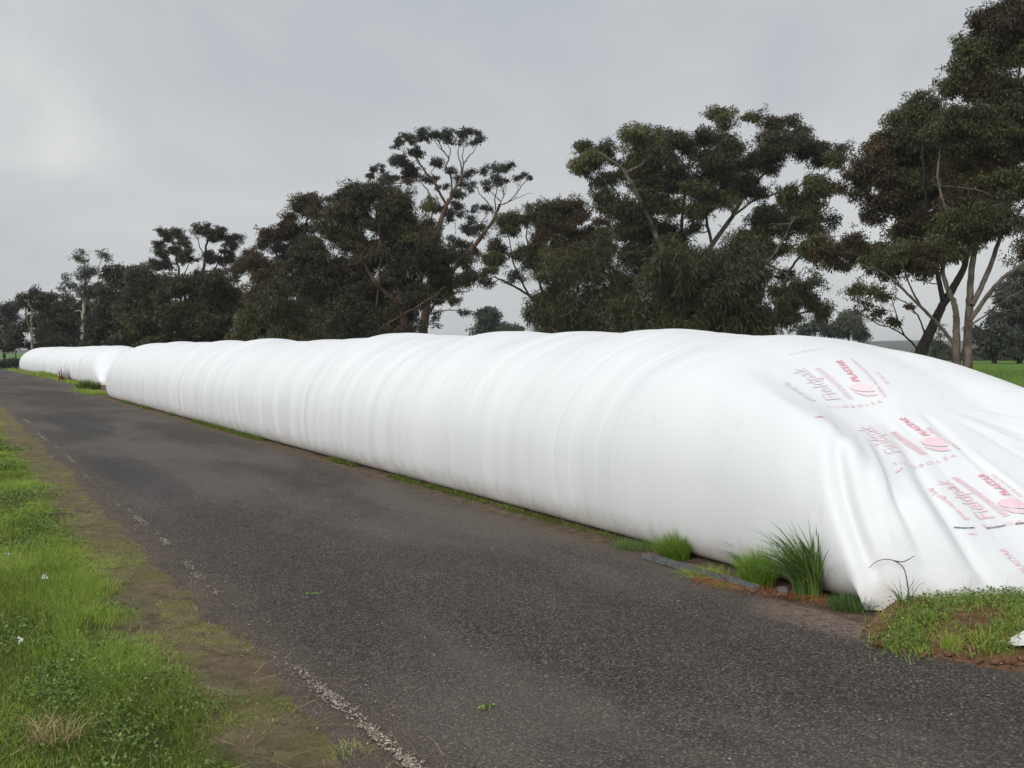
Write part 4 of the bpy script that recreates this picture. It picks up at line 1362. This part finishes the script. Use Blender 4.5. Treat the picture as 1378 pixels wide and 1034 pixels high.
DOCK = leaf_mat("dock_stalk", [(0, lin(72, 44, 36)), (1, lin(120, 76, 60))], 0.7, 0.1, 0.2)


def blades(P, H, lean, Wd, bend, tint, seg=3):
    """P (n,3) feet, H heights, lean (n,2) sideways travel of the tip as a share of H, Wd widths"""
    n = len(P)
    t = np.linspace(0, 1, seg + 1)
    ang = rng.random(n) * math.pi
    wx, wy = np.cos(ang), np.sin(ang)
    V = np.empty((n, 2 * seg + 1, 3), np.float32)
    for k in range(seg + 1):
        f = t[k]
        hor = f ** bend if np.isscalar(bend) else f ** bend
        cx = P[:, 0] + lean[:, 0] * H * hor
        cy = P[:, 1] + lean[:, 1] * H * hor
        ln = np.hypot(lean[:, 0], lean[:, 1])
        cz = P[:, 2] + H * (f - 0.45 * np.minimum(ln, 1.6) * f ** 2.4)
        wd = Wd * (1 - f) ** 0.6 * 0.5
        if k < seg:
            V[:, 2 * k] = np.stack([cx - wx * wd, cy - wy * wd, cz], 1)
            V[:, 2 * k + 1] = np.stack([cx + wx * wd, cy + wy * wd, cz], 1)
        else:
            V[:, 2 * seg] = np.stack([cx, cy, cz], 1)
    b = (np.arange(n) * (2 * seg + 1))[:, None]
    quads = np.concatenate([b + np.array([[2 * k, 2 * k + 1, 2 * k + 3, 2 * k + 2]]) for k in range(seg - 1)]) if seg > 1 else np.zeros((0, 4), int)
    tris = b + np.array([[2 * seg - 2, 2 * seg - 1, 2 * seg]])
    return V.reshape(-1, 3), quads, tris, np.repeat(tint, 2 * seg + 1)


def blade_mesh(name, sets, mat):
    Vs, Q, T, A, off = [], [], [], [], 0
    for V, q, t, a in sets:
        Vs.append(V)
        Q.append(q + off)
        T.append(t + off)
        A.append(a)
        off += len(V)
    return make_mesh(name, np.vstack(Vs), [np.vstack(Q), np.vstack(T)], mat, False, {"tint": np.concatenate(A)})


def discs(P, rad, tilt, tint, k=6):
    """small rounded leaves"""
    n = len(P)
    th = np.linspace(0, 2 * math.pi, k, endpoint=False)
    nrm = np.stack([rng.normal(0, tilt, n), rng.normal(0, tilt, n), np.ones(n)], 1)
    nrm /= np.linalg.norm(nrm, axis=1)[:, None]
    a = np.cross(nrm, rng.normal(size=(n, 3)))
    a /= np.linalg.norm(a, axis=1)[:, None]
    b = np.cross(nrm, a)
    V = P[:, None, :] + rad[:, None, None] * (a[:, None, :] * np.cos(th)[None, :, None] + b[:, None, :] * (0.7 * np.sin(th))[None, :, None])
    return V.reshape(-1, 3), np.arange(n * k).reshape(n, k), np.repeat(tint, k)


def verge_edge(y):
    return 0.92 + 0.36 * (fbm(y * 0.55, 0, 81, 3) - 0.5) + 0.3 * (fbm(y * 2.6, 0, 82, 3) - 0.5)


def gz_near(x, y):
    near = (1 - sstep(20, 30, np.abs(y - 10))) * (1 - sstep(1.1, 1.7, x)) * sstep(-4, -3, x)
    return -0.012 + near * (0.035 * fbm(x * 1.3, y * 1.0, 3) - 0.02 + 0.02 * (fbm(x * 6, y * 6, 5) - 0.5))


def build_verge():
    sets = []
    # near part, dense; y sampled with falling density
    for (n, y0, y1, x0, x1, wmul) in ((200000, 3.0, 9.0, -0.7, 1.8, 1.0), (110000, 8.5, 18, -0.5, 1.7, 1.8), (60000, 17, 36, -0.4, 1.7, 3.2), (26000, 3, 30, -3.4, -0.5, 3.5)):
        x = rng.uniform(x0, x1, n)
        y = y0 + (y1 - y0) * rng.random(n) ** 1.25
        e = verge_edge(y)
        patch = fbm(x * 2.2, y * 1.3, 91, 4)
        patch2 = fbm(x * 5.0, y * 3.5, 92, 3)
        cover = sstep(0.16, -0.16, x - e)
        bare = sstep(0.56, 0.64, fbm(x * 1.7, y * 1.1, 93, 4)) * sstep(0.0, 0.8, x)
        tuft = sstep(0.38, 0.58, patch) * sstep(1.8, 1.35, x)
        keep = rng.random(n) < np.maximum(cover * (1 - 0.9 * bare) * (0.5 + 0.6 * patch2), tuft * (0.4 + patch2))
        x, y, patch, cover, patch2 = x[keep], y[keep], patch[keep], cover[keep], patch2[keep]
        m = len(x)
        H = rng.uniform(0.025, 0.07, m) * (0.3 + 0.7 * cover) * (1 - 0.55 * sstep(0.75, 1.2, x)) * (0.6 + 1.1 * sstep(0.4, 0.7, fbm(x * 1.2, y * 0.8, 95, 3)))
        lean = rng.normal(0, 0.55, (m, 2))
        Wd = rng.uniform(0.0022, 0.0042, m) * wmul
        tint = np.clip(0.30 + 1.1 * (fbm(x * 1.3, y * 0.8, 96, 3) - 0.45) + rng.normal(0, 0.13, m) + 0.25 * (1 - cover), 0, 0.92)
        dry = rng.random(m) < 0.035 + 0.12 * (1 - cover)
        tint[dry] = rng.uniform(0.9, 1, dry.sum())
        P = np.stack([x, y, gz_near(x, y) - 0.004], 1)
        sets.append(blades(P, H, lean, Wd, 1.6, tint, 2))
    link("verge_grass", blade_mesh("verge_grass", sets, GRASS), kind="stuff", label="short green grass on the left road verge", category="grass")
    # broad-leaved weeds among the grass
    n = 90000
    x = rng.uniform(-0.7, 1.45, n)
    y = 3.0 + 17 * rng.random(n) ** 1.5
    e = verge_edge(y)
    k = (fbm(x * 1.5, y * 0.9, 111, 3) + 0.25 * (fbm(x * 6, y * 6, 112, 2) - 0.5) > 0.53 + 0.12 * rng.random(n)) & (rng.random(n) < sstep(0.3, -0.1, x - e))
    x, y = x[k], y[k]
    m = len(x)
    P = np.stack([x, y, gz_near(x, y) + rng.uniform(0.008, 0.05, m)], 1)
    V, Fk, A = discs(P, rng.uniform(0.004, 0.009, m) * (1 + 0.04 * y), 0.6, np.clip(0.45 + rng.normal(0, 0.2, m), 0, 1))
    link("verge_weeds", make_mesh("verge_weeds", V, [Fk], CLOVER, False, {"tint": A}), kind="stuff", label="small round-leaved weeds in the left verge", category="weeds")
    # litter of dead stalks and red-brown leaves
    n = 2200
    x = rng.uniform(0, 1.75, n)
    y = 3.4 + 12 * rng.random(n) ** 1.4
    P = np.stack([x, y, gz_near(x, y) + 0.012], 1)
    sets = [blades(P, rng.uniform(0.02, 0.07, n), rng.normal(0, 2.0, (n, 2)), np.full(n, 0.003), 1.0, rng.random(n), 2)]
    link("dead_stalks", blade_mesh("dead_stalks", sets, DRY), kind="stuff", label="dead straw lying on the verge", category="straw")


build_verge()


def tuft(name, label, foot, n, hgt, spread, width, mat, lean=(0, 0), leanvar=0.5, tint=0.5, tvar=0.2, bend=1.7, seg=4, category="grass tuft", group=None, hvar=0.35):
    """a clump of blades with its root at foot"""
    ang = rng.random(n) * 2 * math.pi
    rr = spread * np.sqrt(rng.random(n))
    P = np.stack([rr * np.cos(ang), rr * np.sin(ang), np.full(n, -0.01)], 1)
    H = hgt * (1 - hvar + hvar * 1.3 * rng.random(n)) * (1 - 0.25 * (rr / spread) ** 2)
    ln = np.stack([lean[0] + leanvar * rng.normal(size=n) * 0.7 + 0.8 * leanvar * np.cos(ang) * rr / spread,
                   lean[1] + leanvar * rng.normal(size=n) * 0.7 + 0.8 * leanvar * np.sin(ang) * rr / spread], 1)
    t = np.clip(tint + tvar * rng.normal(size=n), 0, 1)
    me = blade_mesh(name, [blades(P, H, ln, width * rng.uniform(0.6, 1.2, n), bend, t, seg)], mat)
    return link(name, me, label=label, category=category, group=group, loc=foot)


LFT = np.array([-RGT[0], -RGT[1]])      # picture-left on the ground
GT = "grass tufts along the foot of the long bag"
g = on_ground(1092, 800)
tuft("grass_tussock", "big blue-green tussock of broad blades blown to the left, against the bag", g + [-0.05, -0.02, 0], 170, 0.60, 0.085, 0.021, TUSSOCK, lean=LFT * 0.34 + np.array([-0.12, -0.08]), leanvar=0.34, tint=0.5, tvar=0.2, group=GT, bend=1.9, seg=6)
g = on_ground(1020, 789)
tuft("grass_tussock", "bright green soft dome of fine grass beside the big tussock", g + [0.06, 0.06, 0], 1900, 0.29, 0.11, 0.0042, FINE, lean=LFT * 0.1, leanvar=0.36, tint=0.62, group=GT, hvar=0.6)
g = on_ground(1000, 776)
tuft("grass_tussock", "few dark arching blades behind the bright green dome", g + [0.12, 0.12, 0], 16, 0.36, 0.03, 0.010, TUSSOCK, lean=LFT * 0.9, leanvar=0.25, tint=0.15, group=GT, seg=6, bend=2.0)
g = on_ground(902, 752)
tuft("grass_tussock", "bright green fine grass clump at the far end of the metal channel", g + [0.08, 0.04, 0], 1500, 0.25, 0.11, 0.0042, FINE, lean=LFT * 0.25, leanvar=0.5, tint=0.6, group=GT, hvar=0.6)
g = on_ground(845, 737)
tuft("grass_tussock", "low spreading dark grass left of the metal channel", g + [0.04, 0, 0], 500, 0.10, 0.17, 0.005, TUSSOCK, leanvar=0.9, tint=0.5, group=GT)
g = on_ground(1146, 818)
tuft("grass_tussock", "short dark green fine grass at the corner of the folded end", g + [0.02, 0.02, 0], 900, 0.13, 0.14, 0.0035, TUSSOCK, leanvar=0.75, tint=0.4, group=GT)
g = on_ground(950, 776)
tuft("grass_tussock", "flat grass lying over the middle of the metal channel", g + [0.02, 0.0, 0], 420, 0.12, 0.16, 0.005, GRASS, lean=LFT * 0.9, leanvar=0.9, tint=0.5, group=GT)
g = on_ground(990, 788)
tuft("grass_tussock", "low yellow-green weeds under the near half of the metal channel", g + [0, 0, 0], 380, 0.07, 0.15, 0.005, GRASS, lean=LFT * 0.5, leanvar=0.9, tint=0.6, group=GT)
# far weeds
g = on_ground(120, 524)
tuft("weed_clump", "green weeds at the near foot of the far bag", g, 260, 0.55, 0.45, 0.05, CLOVER, leanvar=0.7, tint=0.3, category="weeds", seg=3)
g = on_ground(133, 531)
tuft("weed_clump", "yellow-green grass at the far foot of the long bag", g + [-.1, 0, 0], 300, 0.25, 0.40, 0.03, GRASS, leanvar=0.8, tint=0.6, category="weeds", seg=3)
for u, lab in ((80, "grass patch in front of the far bag, nearest the reddish stalks"), (66, "middle grass patch in front of the far bag"), (54, "farthest grass patch in front of the far bag")):
    g = on_ground(u, 508.5 - (80 - u) * 0.12)
    tuft("grass_patch", lab, g + [0.2, 0, 0], 420, 0.45, 0.9, 0.05, GRASS, leanvar=0.6, tint=0.45, category="grass", group="grass patches in front of the far bag", seg=2)
g = on_ground(87, 512)
tuft("dock_plant", "reddish brown dead dock stalks in front of the far bag", g, 46, 0.9, 0.3, 0.035, DOCK, leanvar=0.3, tint=0.5, category="weed", seg=3)
g = on_ground(9, 496)
parts = [leaves(np.array([0, 0, 0.45]) + rng.normal(0, 0.35, 3) * [1.4, 1.4, 0.5], 0.5, 0.35, 260, 0.22, 0.1, 0.35, 0.15) for _ in range(9)]
link("low_shrub", leaf_mesh(parts, "low_shrub", LEAF['grey']), label="low dark rounded shrub on the grass at the left edge", category="shrub", loc=g)

# thin strip of grass at the foot of the bags
def build_foot_grass():
    sets = []
    n = 36000
    y = 6.6 + 34 * rng.random(n) ** 1.3
    k = rng.random(n) < 0.55 * sstep(0.45, 0.64, fbm(y * 0.8, 0, 121, 3)) * (0.25 + 0.75 * sstep(7, 14, y))
    y = y[k]
    m = len(y)
    x = 5.06 - 0.006 * np.maximum(y - 10, 0) - np.abs(rng.normal(0, 0.045, m)) + 0.02
    H = rng.uniform(0.02, 0.07, m) * (1 + 0.02 * y)
    sets.append(blades(np.stack([x, y, np.full(m, -0.01)], 1), H, rng.normal(-0.2, 0.6, (m, 2)), rng.uniform(.003, .005, m) * (1 + 0.08 * y), 1.5, np.clip(0.06 + rng.normal(0, .16, m), 0, 1), 2))
    n = 7000
    y = rng.uniform(43, 108, n)
    x = 5.0 + 1.0 * sstep(44, 56, y) * (1 - 0.75 * sstep(56, 106, y)) - np.abs(rng.normal(0, 0.3, n))
    sets.append(blades(np.stack([x, y, np.full(n, -0.01)], 1), rng.uniform(0.05, 0.16, n), rng.normal(0, .6, (n, 2)), np.full(n, .03), 1.5, np.clip(0.4 + rng.normal(0, .15, n), 0, 1), 2))
    link("foot_grass", blade_mesh("foot_grass", sets, GRASS), kind="stuff", label="thin strip of grass along the foot of the bags", category="grass")
    # sown field on the far side
    n = 60000
    t = rng.random(n) ** 1.6
    x = 9.0 + 60 * t + rng.uniform(0, 1, n)
    y = rng.uniform(2, 60, n) * (0.35 + 0.65 * t) + 2
    H = rng.uniform(0.10, 0.20, n)
    link("crop", blade_mesh("crop", [blades(np.stack([x, y, ground_z(x, y) - 0.02], 1), H, rng.normal(0, .5, (n, 2)), 0.008 + 0.02 * t, 1.5, np.clip(0.38 + rng.normal(0, .15, n), 0, 0.85), 2)], GRASS),
         kind="stuff", label="young green crop in the field behind the bags", category="crop")


build_foot_grass()

# ------------------------------------------------------------------ soil heaped on the tail of the bag, with its weeds
def mound_h(x, y):
    # distance in front of the bag's end line
    yb = smooth_interp(x, YB_X, YB_Y, 0.35)
    f = yb - y
    edge = sstep(4.35, 4.95, x + 0.28 * (fbm(x * 3, y * 3, 141, 3) - 0.5) - (4.4 - y) * 0.42)
    lat = x * RGT[0] + y * RGT[1]
    edge = edge * sstep(1.98, 2.3, lat + 0.25 * (fbm(x * 4, y * 4, 145, 3) - 0.5))
    fpos = yb - y
    edge = edge * sstep(-0.05, 0.15, fpos + 1.5 * (lat - 2.35))
    h = edge * (0.06 * sstep(-0.35, 0.0, f) * sstep(1.5, 0.15, f) + 0.05 * sstep(2.4, 0.3, f))
    h = h * (0.75 + 0.6 * (fbm(x * 2.3, y * 2.3, 142, 3) - 0.3))
    h = h + edge * (0.035 * (fbm(x * 9, y * 9, 143, 3) - 0.45) + 0.026 * (fbm(x * 24, y * 24, 144, 3) - 0.5))
    out_ = sstep(8.2, 7.0, x + 0.8 * (fbm(x * 1.7, y * 1.7, 148, 3) - 0.5)) * sstep(2.0, 3.0, y + 0.8 * (fbm(x * 1.9, y * 1.9, 149, 3) - 0.5))
    h = h * out_ - 0.03 * (1 - out_)
    return np.where(edge > 0.02, h, -0.03)


def build_mound():
    x = np.arange(4.2, 9.0, 0.018)
    y = np.arange(1.6, 5.1, 0.018)
    Y, X = np.meshgrid(y, x, indexing='ij')
    Z = mound_h(X, Y) + 0.004
    V = np.stack([X.ravel(), Y.ravel(), Z.ravel()], 1)
    m, nt, out = new_mat("red_soil")
    pos, px, py, pz = position(nt)
    n2 = noise(nt, pos, 9, 6, 0.65)
    n3 = noise(nt, pos, 55, 4, 0.7)
    c = ramp(nt, math_(nt, 'ADD', math_(nt, 'MULTIPLY', n2, 0.6), math_(nt, 'MULTIPLY', n3, 0.4)), [(0.32, lin(76, 54, 40)), (0.5, lin(110, 82, 62)), (0.68, lin(144, 114, 90))])
    principled(nt, out, c, 0.95, 0.1, bump(nt, math_(nt, 'ADD', n2, n3), 0.8, 0.02))
    link("soil", make_mesh("soil", V, [grid_faces(len(y), len(x))], m), kind="structure")
    # clods along its foot
    b = Bag()
    bm = bmesh.new()
    bmesh.ops.create_icosphere(bm, subdivisions=2, radius=1.0)
    bv = np.array([v.co[:] for v in bm.verts])
    bf = np.array([[v.index for v in f.verts] for f in bm.faces])
    bm.free()
    for i in range(130):
        u = rng.uniform(1160, 1378)
        vv = 862 + (u - 1180) * 0.135 + rng.normal(0, 9)
        g = on_ground(u, vv)
        r = 0.004 + 0.020 * rng.random() ** 2.6
        sh = fbm(bv[:, 0] * 2.4 + i * 7, bv[:, 1] * 2.4 + bv[:, 2] * 3.3, 147, 3)[:, None]
        q = bv * (0.1 + 1.8 * sh) * r * rng.uniform(0.7, 1.4, 3) * [1, 1, .75]
        b.add(q + [g[0], g[1], max(0.012, float(mound_h(g[0], g[1]))) + r * 0.35], bf, rng.random())
    link("clods", b.mesh("clods", m, True), kind="stuff", label="clods of red soil spilled onto the road edge", category="soil")
    # rust-coloured needle litter beside the tussock
    n = 2600
    u = rng.uniform(930, 1112, n)
    v = 786 + (u - 930) * 0.17 + rng.normal(0, 4.5, n) - 4
    P = np.array([on_ground(a, c_) for a, c_ in zip(u, v)])
    P[:, 2] = 0.016 + rng.uniform(0, 0.012, n)
    lm = leaf_mat("rust_litter", [(0, lin(104, 56, 34)), (0.6, lin(160, 92, 58)), (1, lin(196, 142, 96))], 0.8, 0.1, 0.2)
    link("leaf_litter", blade_mesh("leaf_litter", [blades(P, rng.uniform(0.006, 0.016, n), rng.normal(0, 2.2, (n, 2)), rng.uniform(.002, .005, n), 1.0, rng.random(n), 2)], lm), kind="stuff",
         label="rust-coloured leaf litter at the foot of the tussock", category="leaf litter")


build_mound()


def mound_plants():
    sets = []
    dsets = []
    # cover on the crest and the two patches down the front, given as (pixel centre, size)
    spots = [(1220, 842, 34, 20, 1.0), (1250, 828, 34, 14, 1.0), (1290, 815, 40, 12, 1.0), (1335, 812, 40, 12, 1.0), (1375, 815, 30, 14, 1.0), (1205, 850, 18, 10, .8), (1350, 850, 26, 12, 1.0), (1368, 838, 18, 16, 1.0), (1335, 862, 26, 7, .8), (1290, 850, 16, 12, .5), (1240, 856, 20, 8, .6)]
    for u, v, ru, rv, dn in spots:
        n = int(520 * dn * ru * rv / 500)
        a = rng.normal(0, 0.6, (n, 2))
        P = np.array([on_ground(u + ru * i, v + rv * j + 6, 0.05) for i, j in a])
        P[:, 2] = np.maximum(mound_h(P[:, 0], P[:, 1]), 0) - 0.004
        m = len(P)
        sets.append(blades(P, rng.uniform(0.03, 0.105, m), rng.normal(0, 0.8, (m, 2)), rng.uniform(.003, .006, m), 1.6, np.clip(0.46 + rng.normal(0, .2, m), 0, .9), 3))
        k = int(n * 0.7)
        Q = P[rng.integers(0, m, k)].copy()
        Q[:, :2] += rng.normal(0, 0.03, (k, 2))
        Q[:, 2] = np.maximum(mound_h(Q[:, 0], Q[:, 1]), 0) + rng.uniform(0.01, 0.065, k)
        dsets.append((Q, rng.uniform(0.005, 0.011, k)))
    link("mound_grass", blade_mesh("mound_grass", sets, GRASS), kind="stuff", label="green grass growing over the heaped red soil", category="grass")
    Q = np.vstack([d[0] for d in dsets])
    r = np.concatenate([d[1] for d in dsets])
    V, Fk, A = discs(Q, r, 0.6, np.clip(0.4 + rng.normal(0, .22, len(Q)), 0, 1))
    link("mound_weeds", make_mesh("mound_weeds", V, [Fk], CLOVER, False, {"tint": A}), kind="stuff", label="small-leaved weeds growing over the heaped red soil", category="weeds")


mound_plants()
GM = "single grass plants on the soil heap"
def mfoot(u, v):
    g = on_ground(u, v, 0.05)
    g[2] = max(0.0, float(mound_h(g[0], g[1])))
    return g


tuft("grass_plant", "wiry dark grass with long bent stalks before the folded corner", mfoot(1222, 822), 22, 0.26, 0.06, 0.007, TUSSOCK, lean=LFT * 0.25, leanvar=0.55, tint=0.2, group=GM, seg=6, bend=1.9)
tuft("grass_plant", "upright pale green grass on the bare front of the soil heap", mfoot(1280, 866), 120, 0.14, 0.05, 0.005, GRASS, leanvar=0.35, tint=0.55, group=GM, seg=3)
tuft("grass_plant", "spiky grass left of the white plastic scrap", mfoot(1322, 862), 90, 0.13, 0.06, 0.006, GRASS, leanvar=0.55, tint=0.5, group=GM, seg=3)
tuft("grass_plant", "thin seeding stalks rising in front of the printed film", mfoot(1318, 815), 14, 0.22, 0.16, 0.003, TUSSOCK, leanvar=0.35, tint=0.3, group=GM, seg=4)

# long bent dry stalk over the folded corner
def stalk():
    b = Bag()
    def pt(u, v, back):
        r = BVH1.ray_cast(Vector(EYE), Vector(ray(u, v)))
        d = ray(u, v)
        dist = (Vector(r[0]) - Vector(EYE)).dot(Vector(FWD)) if r[0] is not None else 6.6
        return EYE + d * (dist - back)
    foot = mfoot(1223, 820)
    p1 = catmull([foot, pt(1221, 785, .10), pt(1216, 765, .08), pt(1203, 755, .06), pt(1190, 753, .05), pt(1178, 757, .05), pt(1169, 765, .04)], 6)
    p2 = catmull([pt(1203, 755, .06), pt(1216, 756, .06), pt(1231, 748, .07)], 6)
    for P, r0, r1 in ((p1, 0.004, 0.0018), (p2, 0.0045, 0.002)):
        V, Fq = tube(P, np.linspace(r0, r1, len(P)), 5)
        b.add(V, Fq, 0.2)
    m, nt, out = new_mat("dry_dark_stalk")
    principled(nt, out, lin(66, 66, 60), 0.6, 0.3)
    link("grass_stalk", b.mesh("grass_stalk", m), label="single dark bent grass stalk arching over the folded corner", category="grass stalk")


stalk()

# dry tuft in the verge and pale scraps
g = on_ground(75, 992)
tuft("dry_tuft", "straw-coloured dead grass tuft in the near left verge", g, 150, 0.17, 0.10, 0.0035, DRY, lean=LFT * -0.1, leanvar=1.0, tint=0.6, tvar=0.25, seg=4)
g = on_ground(470, 1012)
tuft("dry_tuft", "small mixed straw and green tuft by the worn white line", g, 110, 0.07, 0.09, 0.003, GRASS, leanvar=0.9, tint=0.8, tvar=0.2, seg=3)
for u, v, lab in ((424, 802, "tiny green weed growing through the road seal"), (655, 956, "tiny weed in the near middle of the road")):
    g = on_ground(u, v)
    P = rng.normal(0, 0.018, (26, 3)) * [1.3, 1, 0] + [0, 0, 0.02]
    V, Fk, A = discs(P, rng.uniform(.005, .011, 26), .5, np.clip(.6 + rng.normal(0, .2, 26), 0, 1))
    link("road_weed", make_mesh("road_weed", V, [Fk], CLOVER, False, {"tint": A}), label=lab, category="weed", loc=g)
m, nt, out = new_mat("white_petal")
principled(nt, out, lin(196, 204, 194), 0.6, 0.3)
for u, v, lab in ((11, 757, "white flower head in the grass at the left edge, farthest of the pale ones"), (27, 877, "pale bloom in the grass at the left edge, nearest of the pale ones"), (60, 787, "whitish thistle top in the dark green weeds")):
    g = on_ground(u, v)
    P = rng.normal(0, 0.010, (14, 3)) + [0, 0, 0.055]
    V, Fk, A = discs(P, rng.uniform(.005, .010, 14), 0.8, rng.random(14))
    b = link("flower", make_mesh("flower", V, [Fk], m, False, {"tint": A}), label=lab, category="flower", loc=g, group="pale flowers in the verge")
    sv, sf = tube(np.array([[0, 0, 0.0], [0.003, 0, 0.03], [0, 0, 0.055]]), 0.002, 5)
    link("stem", make_mesh("stem", sv, [sf], GRASS, True, {"tint": np.full(len(sv), .3)}), parent=b)

# ------------------------------------------------------------------ metal channel at the foot of the bag
def steel():
    m, nt, out = new_mat("dull_steel")
    pos, x, y, z = position(nt)
    n = noise(nt, pos, 14, 5, 0.65)
    c = ramp(nt, n, [(0.3, lin(78, 80, 80)), (0.55, lin(116, 118, 116)), (0.75, lin(104, 92, 80))])
    principled(nt, out, c, 0.5, 0.5, Metallic=0.35)
    return m


STEEL = steel()


def channel(name, label, p0, p1, w, h, t, lift=0.0):
    a = np.array([p0[0], p0[1], lift])
    d = np.array([p1[0] - p0[0], p1[1] - p0[1], 0])
    L = np.linalg.norm(d)
    d /= L
    sd_ = np.array([d[1], -d[0], 0])       # away from road
    # U profile, open upward, in (side, z)
    prof = [(0, 0), (w, 0), (w, h), (w - t, h), (w - t, t), (t, t), (t, h), (0, h)]
    V = []
    for s in (0, L):
        for q, z in prof:
            V.append(d * s + sd_ * q + [0, 0, z])
    k = len(prof)
    Fq = [[i, (i + 1) % k, k + (i + 1) % k, k + i] for i in range(k)]
    bm = bmesh.new()
    vs = [bm.verts.new(v) for v in V]
    for f in Fq:
        bm.faces.new([vs[i] for i in f])
    for o in (0, k):
        for q in ((0, 1, 4, 5), (1, 2, 3, 4), (0, 5, 6, 7)):
            bm.faces.new([vs[o + i] for i in q])
    bmesh.ops.recalc_face_normals(bm, faces=bm.faces)
    bmesh.ops.bevel(bm, geom=[e for e in bm.edges], offset=0.0012, segments=1, affect='EDGES')
    me = bpy.data.meshes.new(name)
    bm.to_mesh(me)
    bm.free()
    me.materials.append(STEEL)
    return link(name, me, label=label, category="metal channel", loc=a)


pa, pb = on_ground(871, 752), on_ground(1022, 797)
ch = channel("metal_channel", "dull grey steel channel lying along the foot of the bag", pa, pb, 0.05, 0.042, 0.003, 0.006)
pp = on_ground(1046, 801)
channel("metal_bracket", "short grey metal offcut standing beside the big tussock", pp, pp + np.array([0.05, -0.03, 0]), 0.035, 0.055, 0.003, 0.004)

# white scrap of film pegged in the soil
def scrap():
    n = 40
    A, n_ = np.linspace(0, 1, n), None
    U, V = np.meshgrid(A, A, indexing='ij')
    g0 = on_ground(1362, 872, 0.03)
    g0[2] = max(0.0, float(mound_h(g0[0], g0[1]))) + 0.015
    dirx = np.array([RGT[0], RGT[1], 0])
    diry = np.array([FWD[0], FWD[1], 0])
    w_ = 0.42
    P = dirx * (U * w_)[:, :, None] + diry * ((V - 0.15) * 0.30 * (0.4 + U))[:, :, None]
    Zs = 0.015 + 0.13 * U ** 0.8 * np.sin(np.clip(V, 0, 1) * math.pi) + 0.02 * np.sin(V * 17 + U * 5) * U + 0.02 * (fbm(U * 4, V * 6, 171, 3) - .5)
    P[:, :, 2] += Zs
    me = make_mesh("plastic_scrap", P.reshape(-1, 3), [grid_faces(n, n)], FILM)
    o = link("plastic_scrap", me, label="crumpled white plastic scrap sticking out of the red soil at the right edge", category="plastic sheet", loc=g0)
    sm = o.modifiers.new("thick", 'SOLIDIFY')
    sm.thickness = 0.002


scrap()

# ------------------------------------------------------------------ fence far left
def fence():
    root = bpy.data.objects.new("rail_fence", None)
    COL.objects.link(root)
    p0, p1 = at(-90, 474, 118), at(21, 474, 124)
    p0[2] = p1[2] = 0
    root.location = p0
    root["label"] = "pale pipe rail fence on the grass at the far left"
    root["category"] = "fence"
    m, nt, out = new_mat("pale_pipe")
    principled(nt, out, lin(150, 150, 146), 0.6, 0.3)
    d = p1 - p0
    for k, z in enumerate((1.42, 0.8)):
        V, Fq = tube(np.array([[0, 0, z], d * 0.5 + [0, 0, z - 0.02], d + [0, 0, z]]), 0.05 if k == 0 else 0.03, 6)
        link("rail", make_mesh("rail", V, [Fq], m), parent=root)
    for f in np.linspace(0, 1, 4):
        V, Fq = tube(np.array([d * f + [0, 0, -0.1], d * f + [0, 0, 0.8], d * f + [0, 0, 1.6]]), 0.09, 7)
        link("post", make_mesh("post", V, [Fq], BARK['grey']), parent=root)


fence()

# ------------------------------------------------------------------ air
def haze():
    bm = bmesh.new()
    bmesh.ops.create_cube(bm, size=1.0)
    me = bpy.data.meshes.new("haze")
    for v in bm.verts:
        v.co = (v.co.x * 6400, v.co.y * 7400 + 200, 26 if v.co.z > 0 else -1.2)
    bm.to_mesh(me)
    bm.free()
    m, nt, out = new_mat("haze")
    pv = N(nt, 'ShaderNodeVolumePrincipled')
    pv.inputs['Color'].default_value = (0.86, 0.90, 0.95, 1)
    pv.inputs['Density'].default_value = 0.00028
    pv.inputs['Anisotropy'].default_value = 0.2
    nt.links.new(pv.outputs[0], out.inputs['Volume'])
    me.materials.append(m)
    link("haze", me, kind="stuff")


haze()
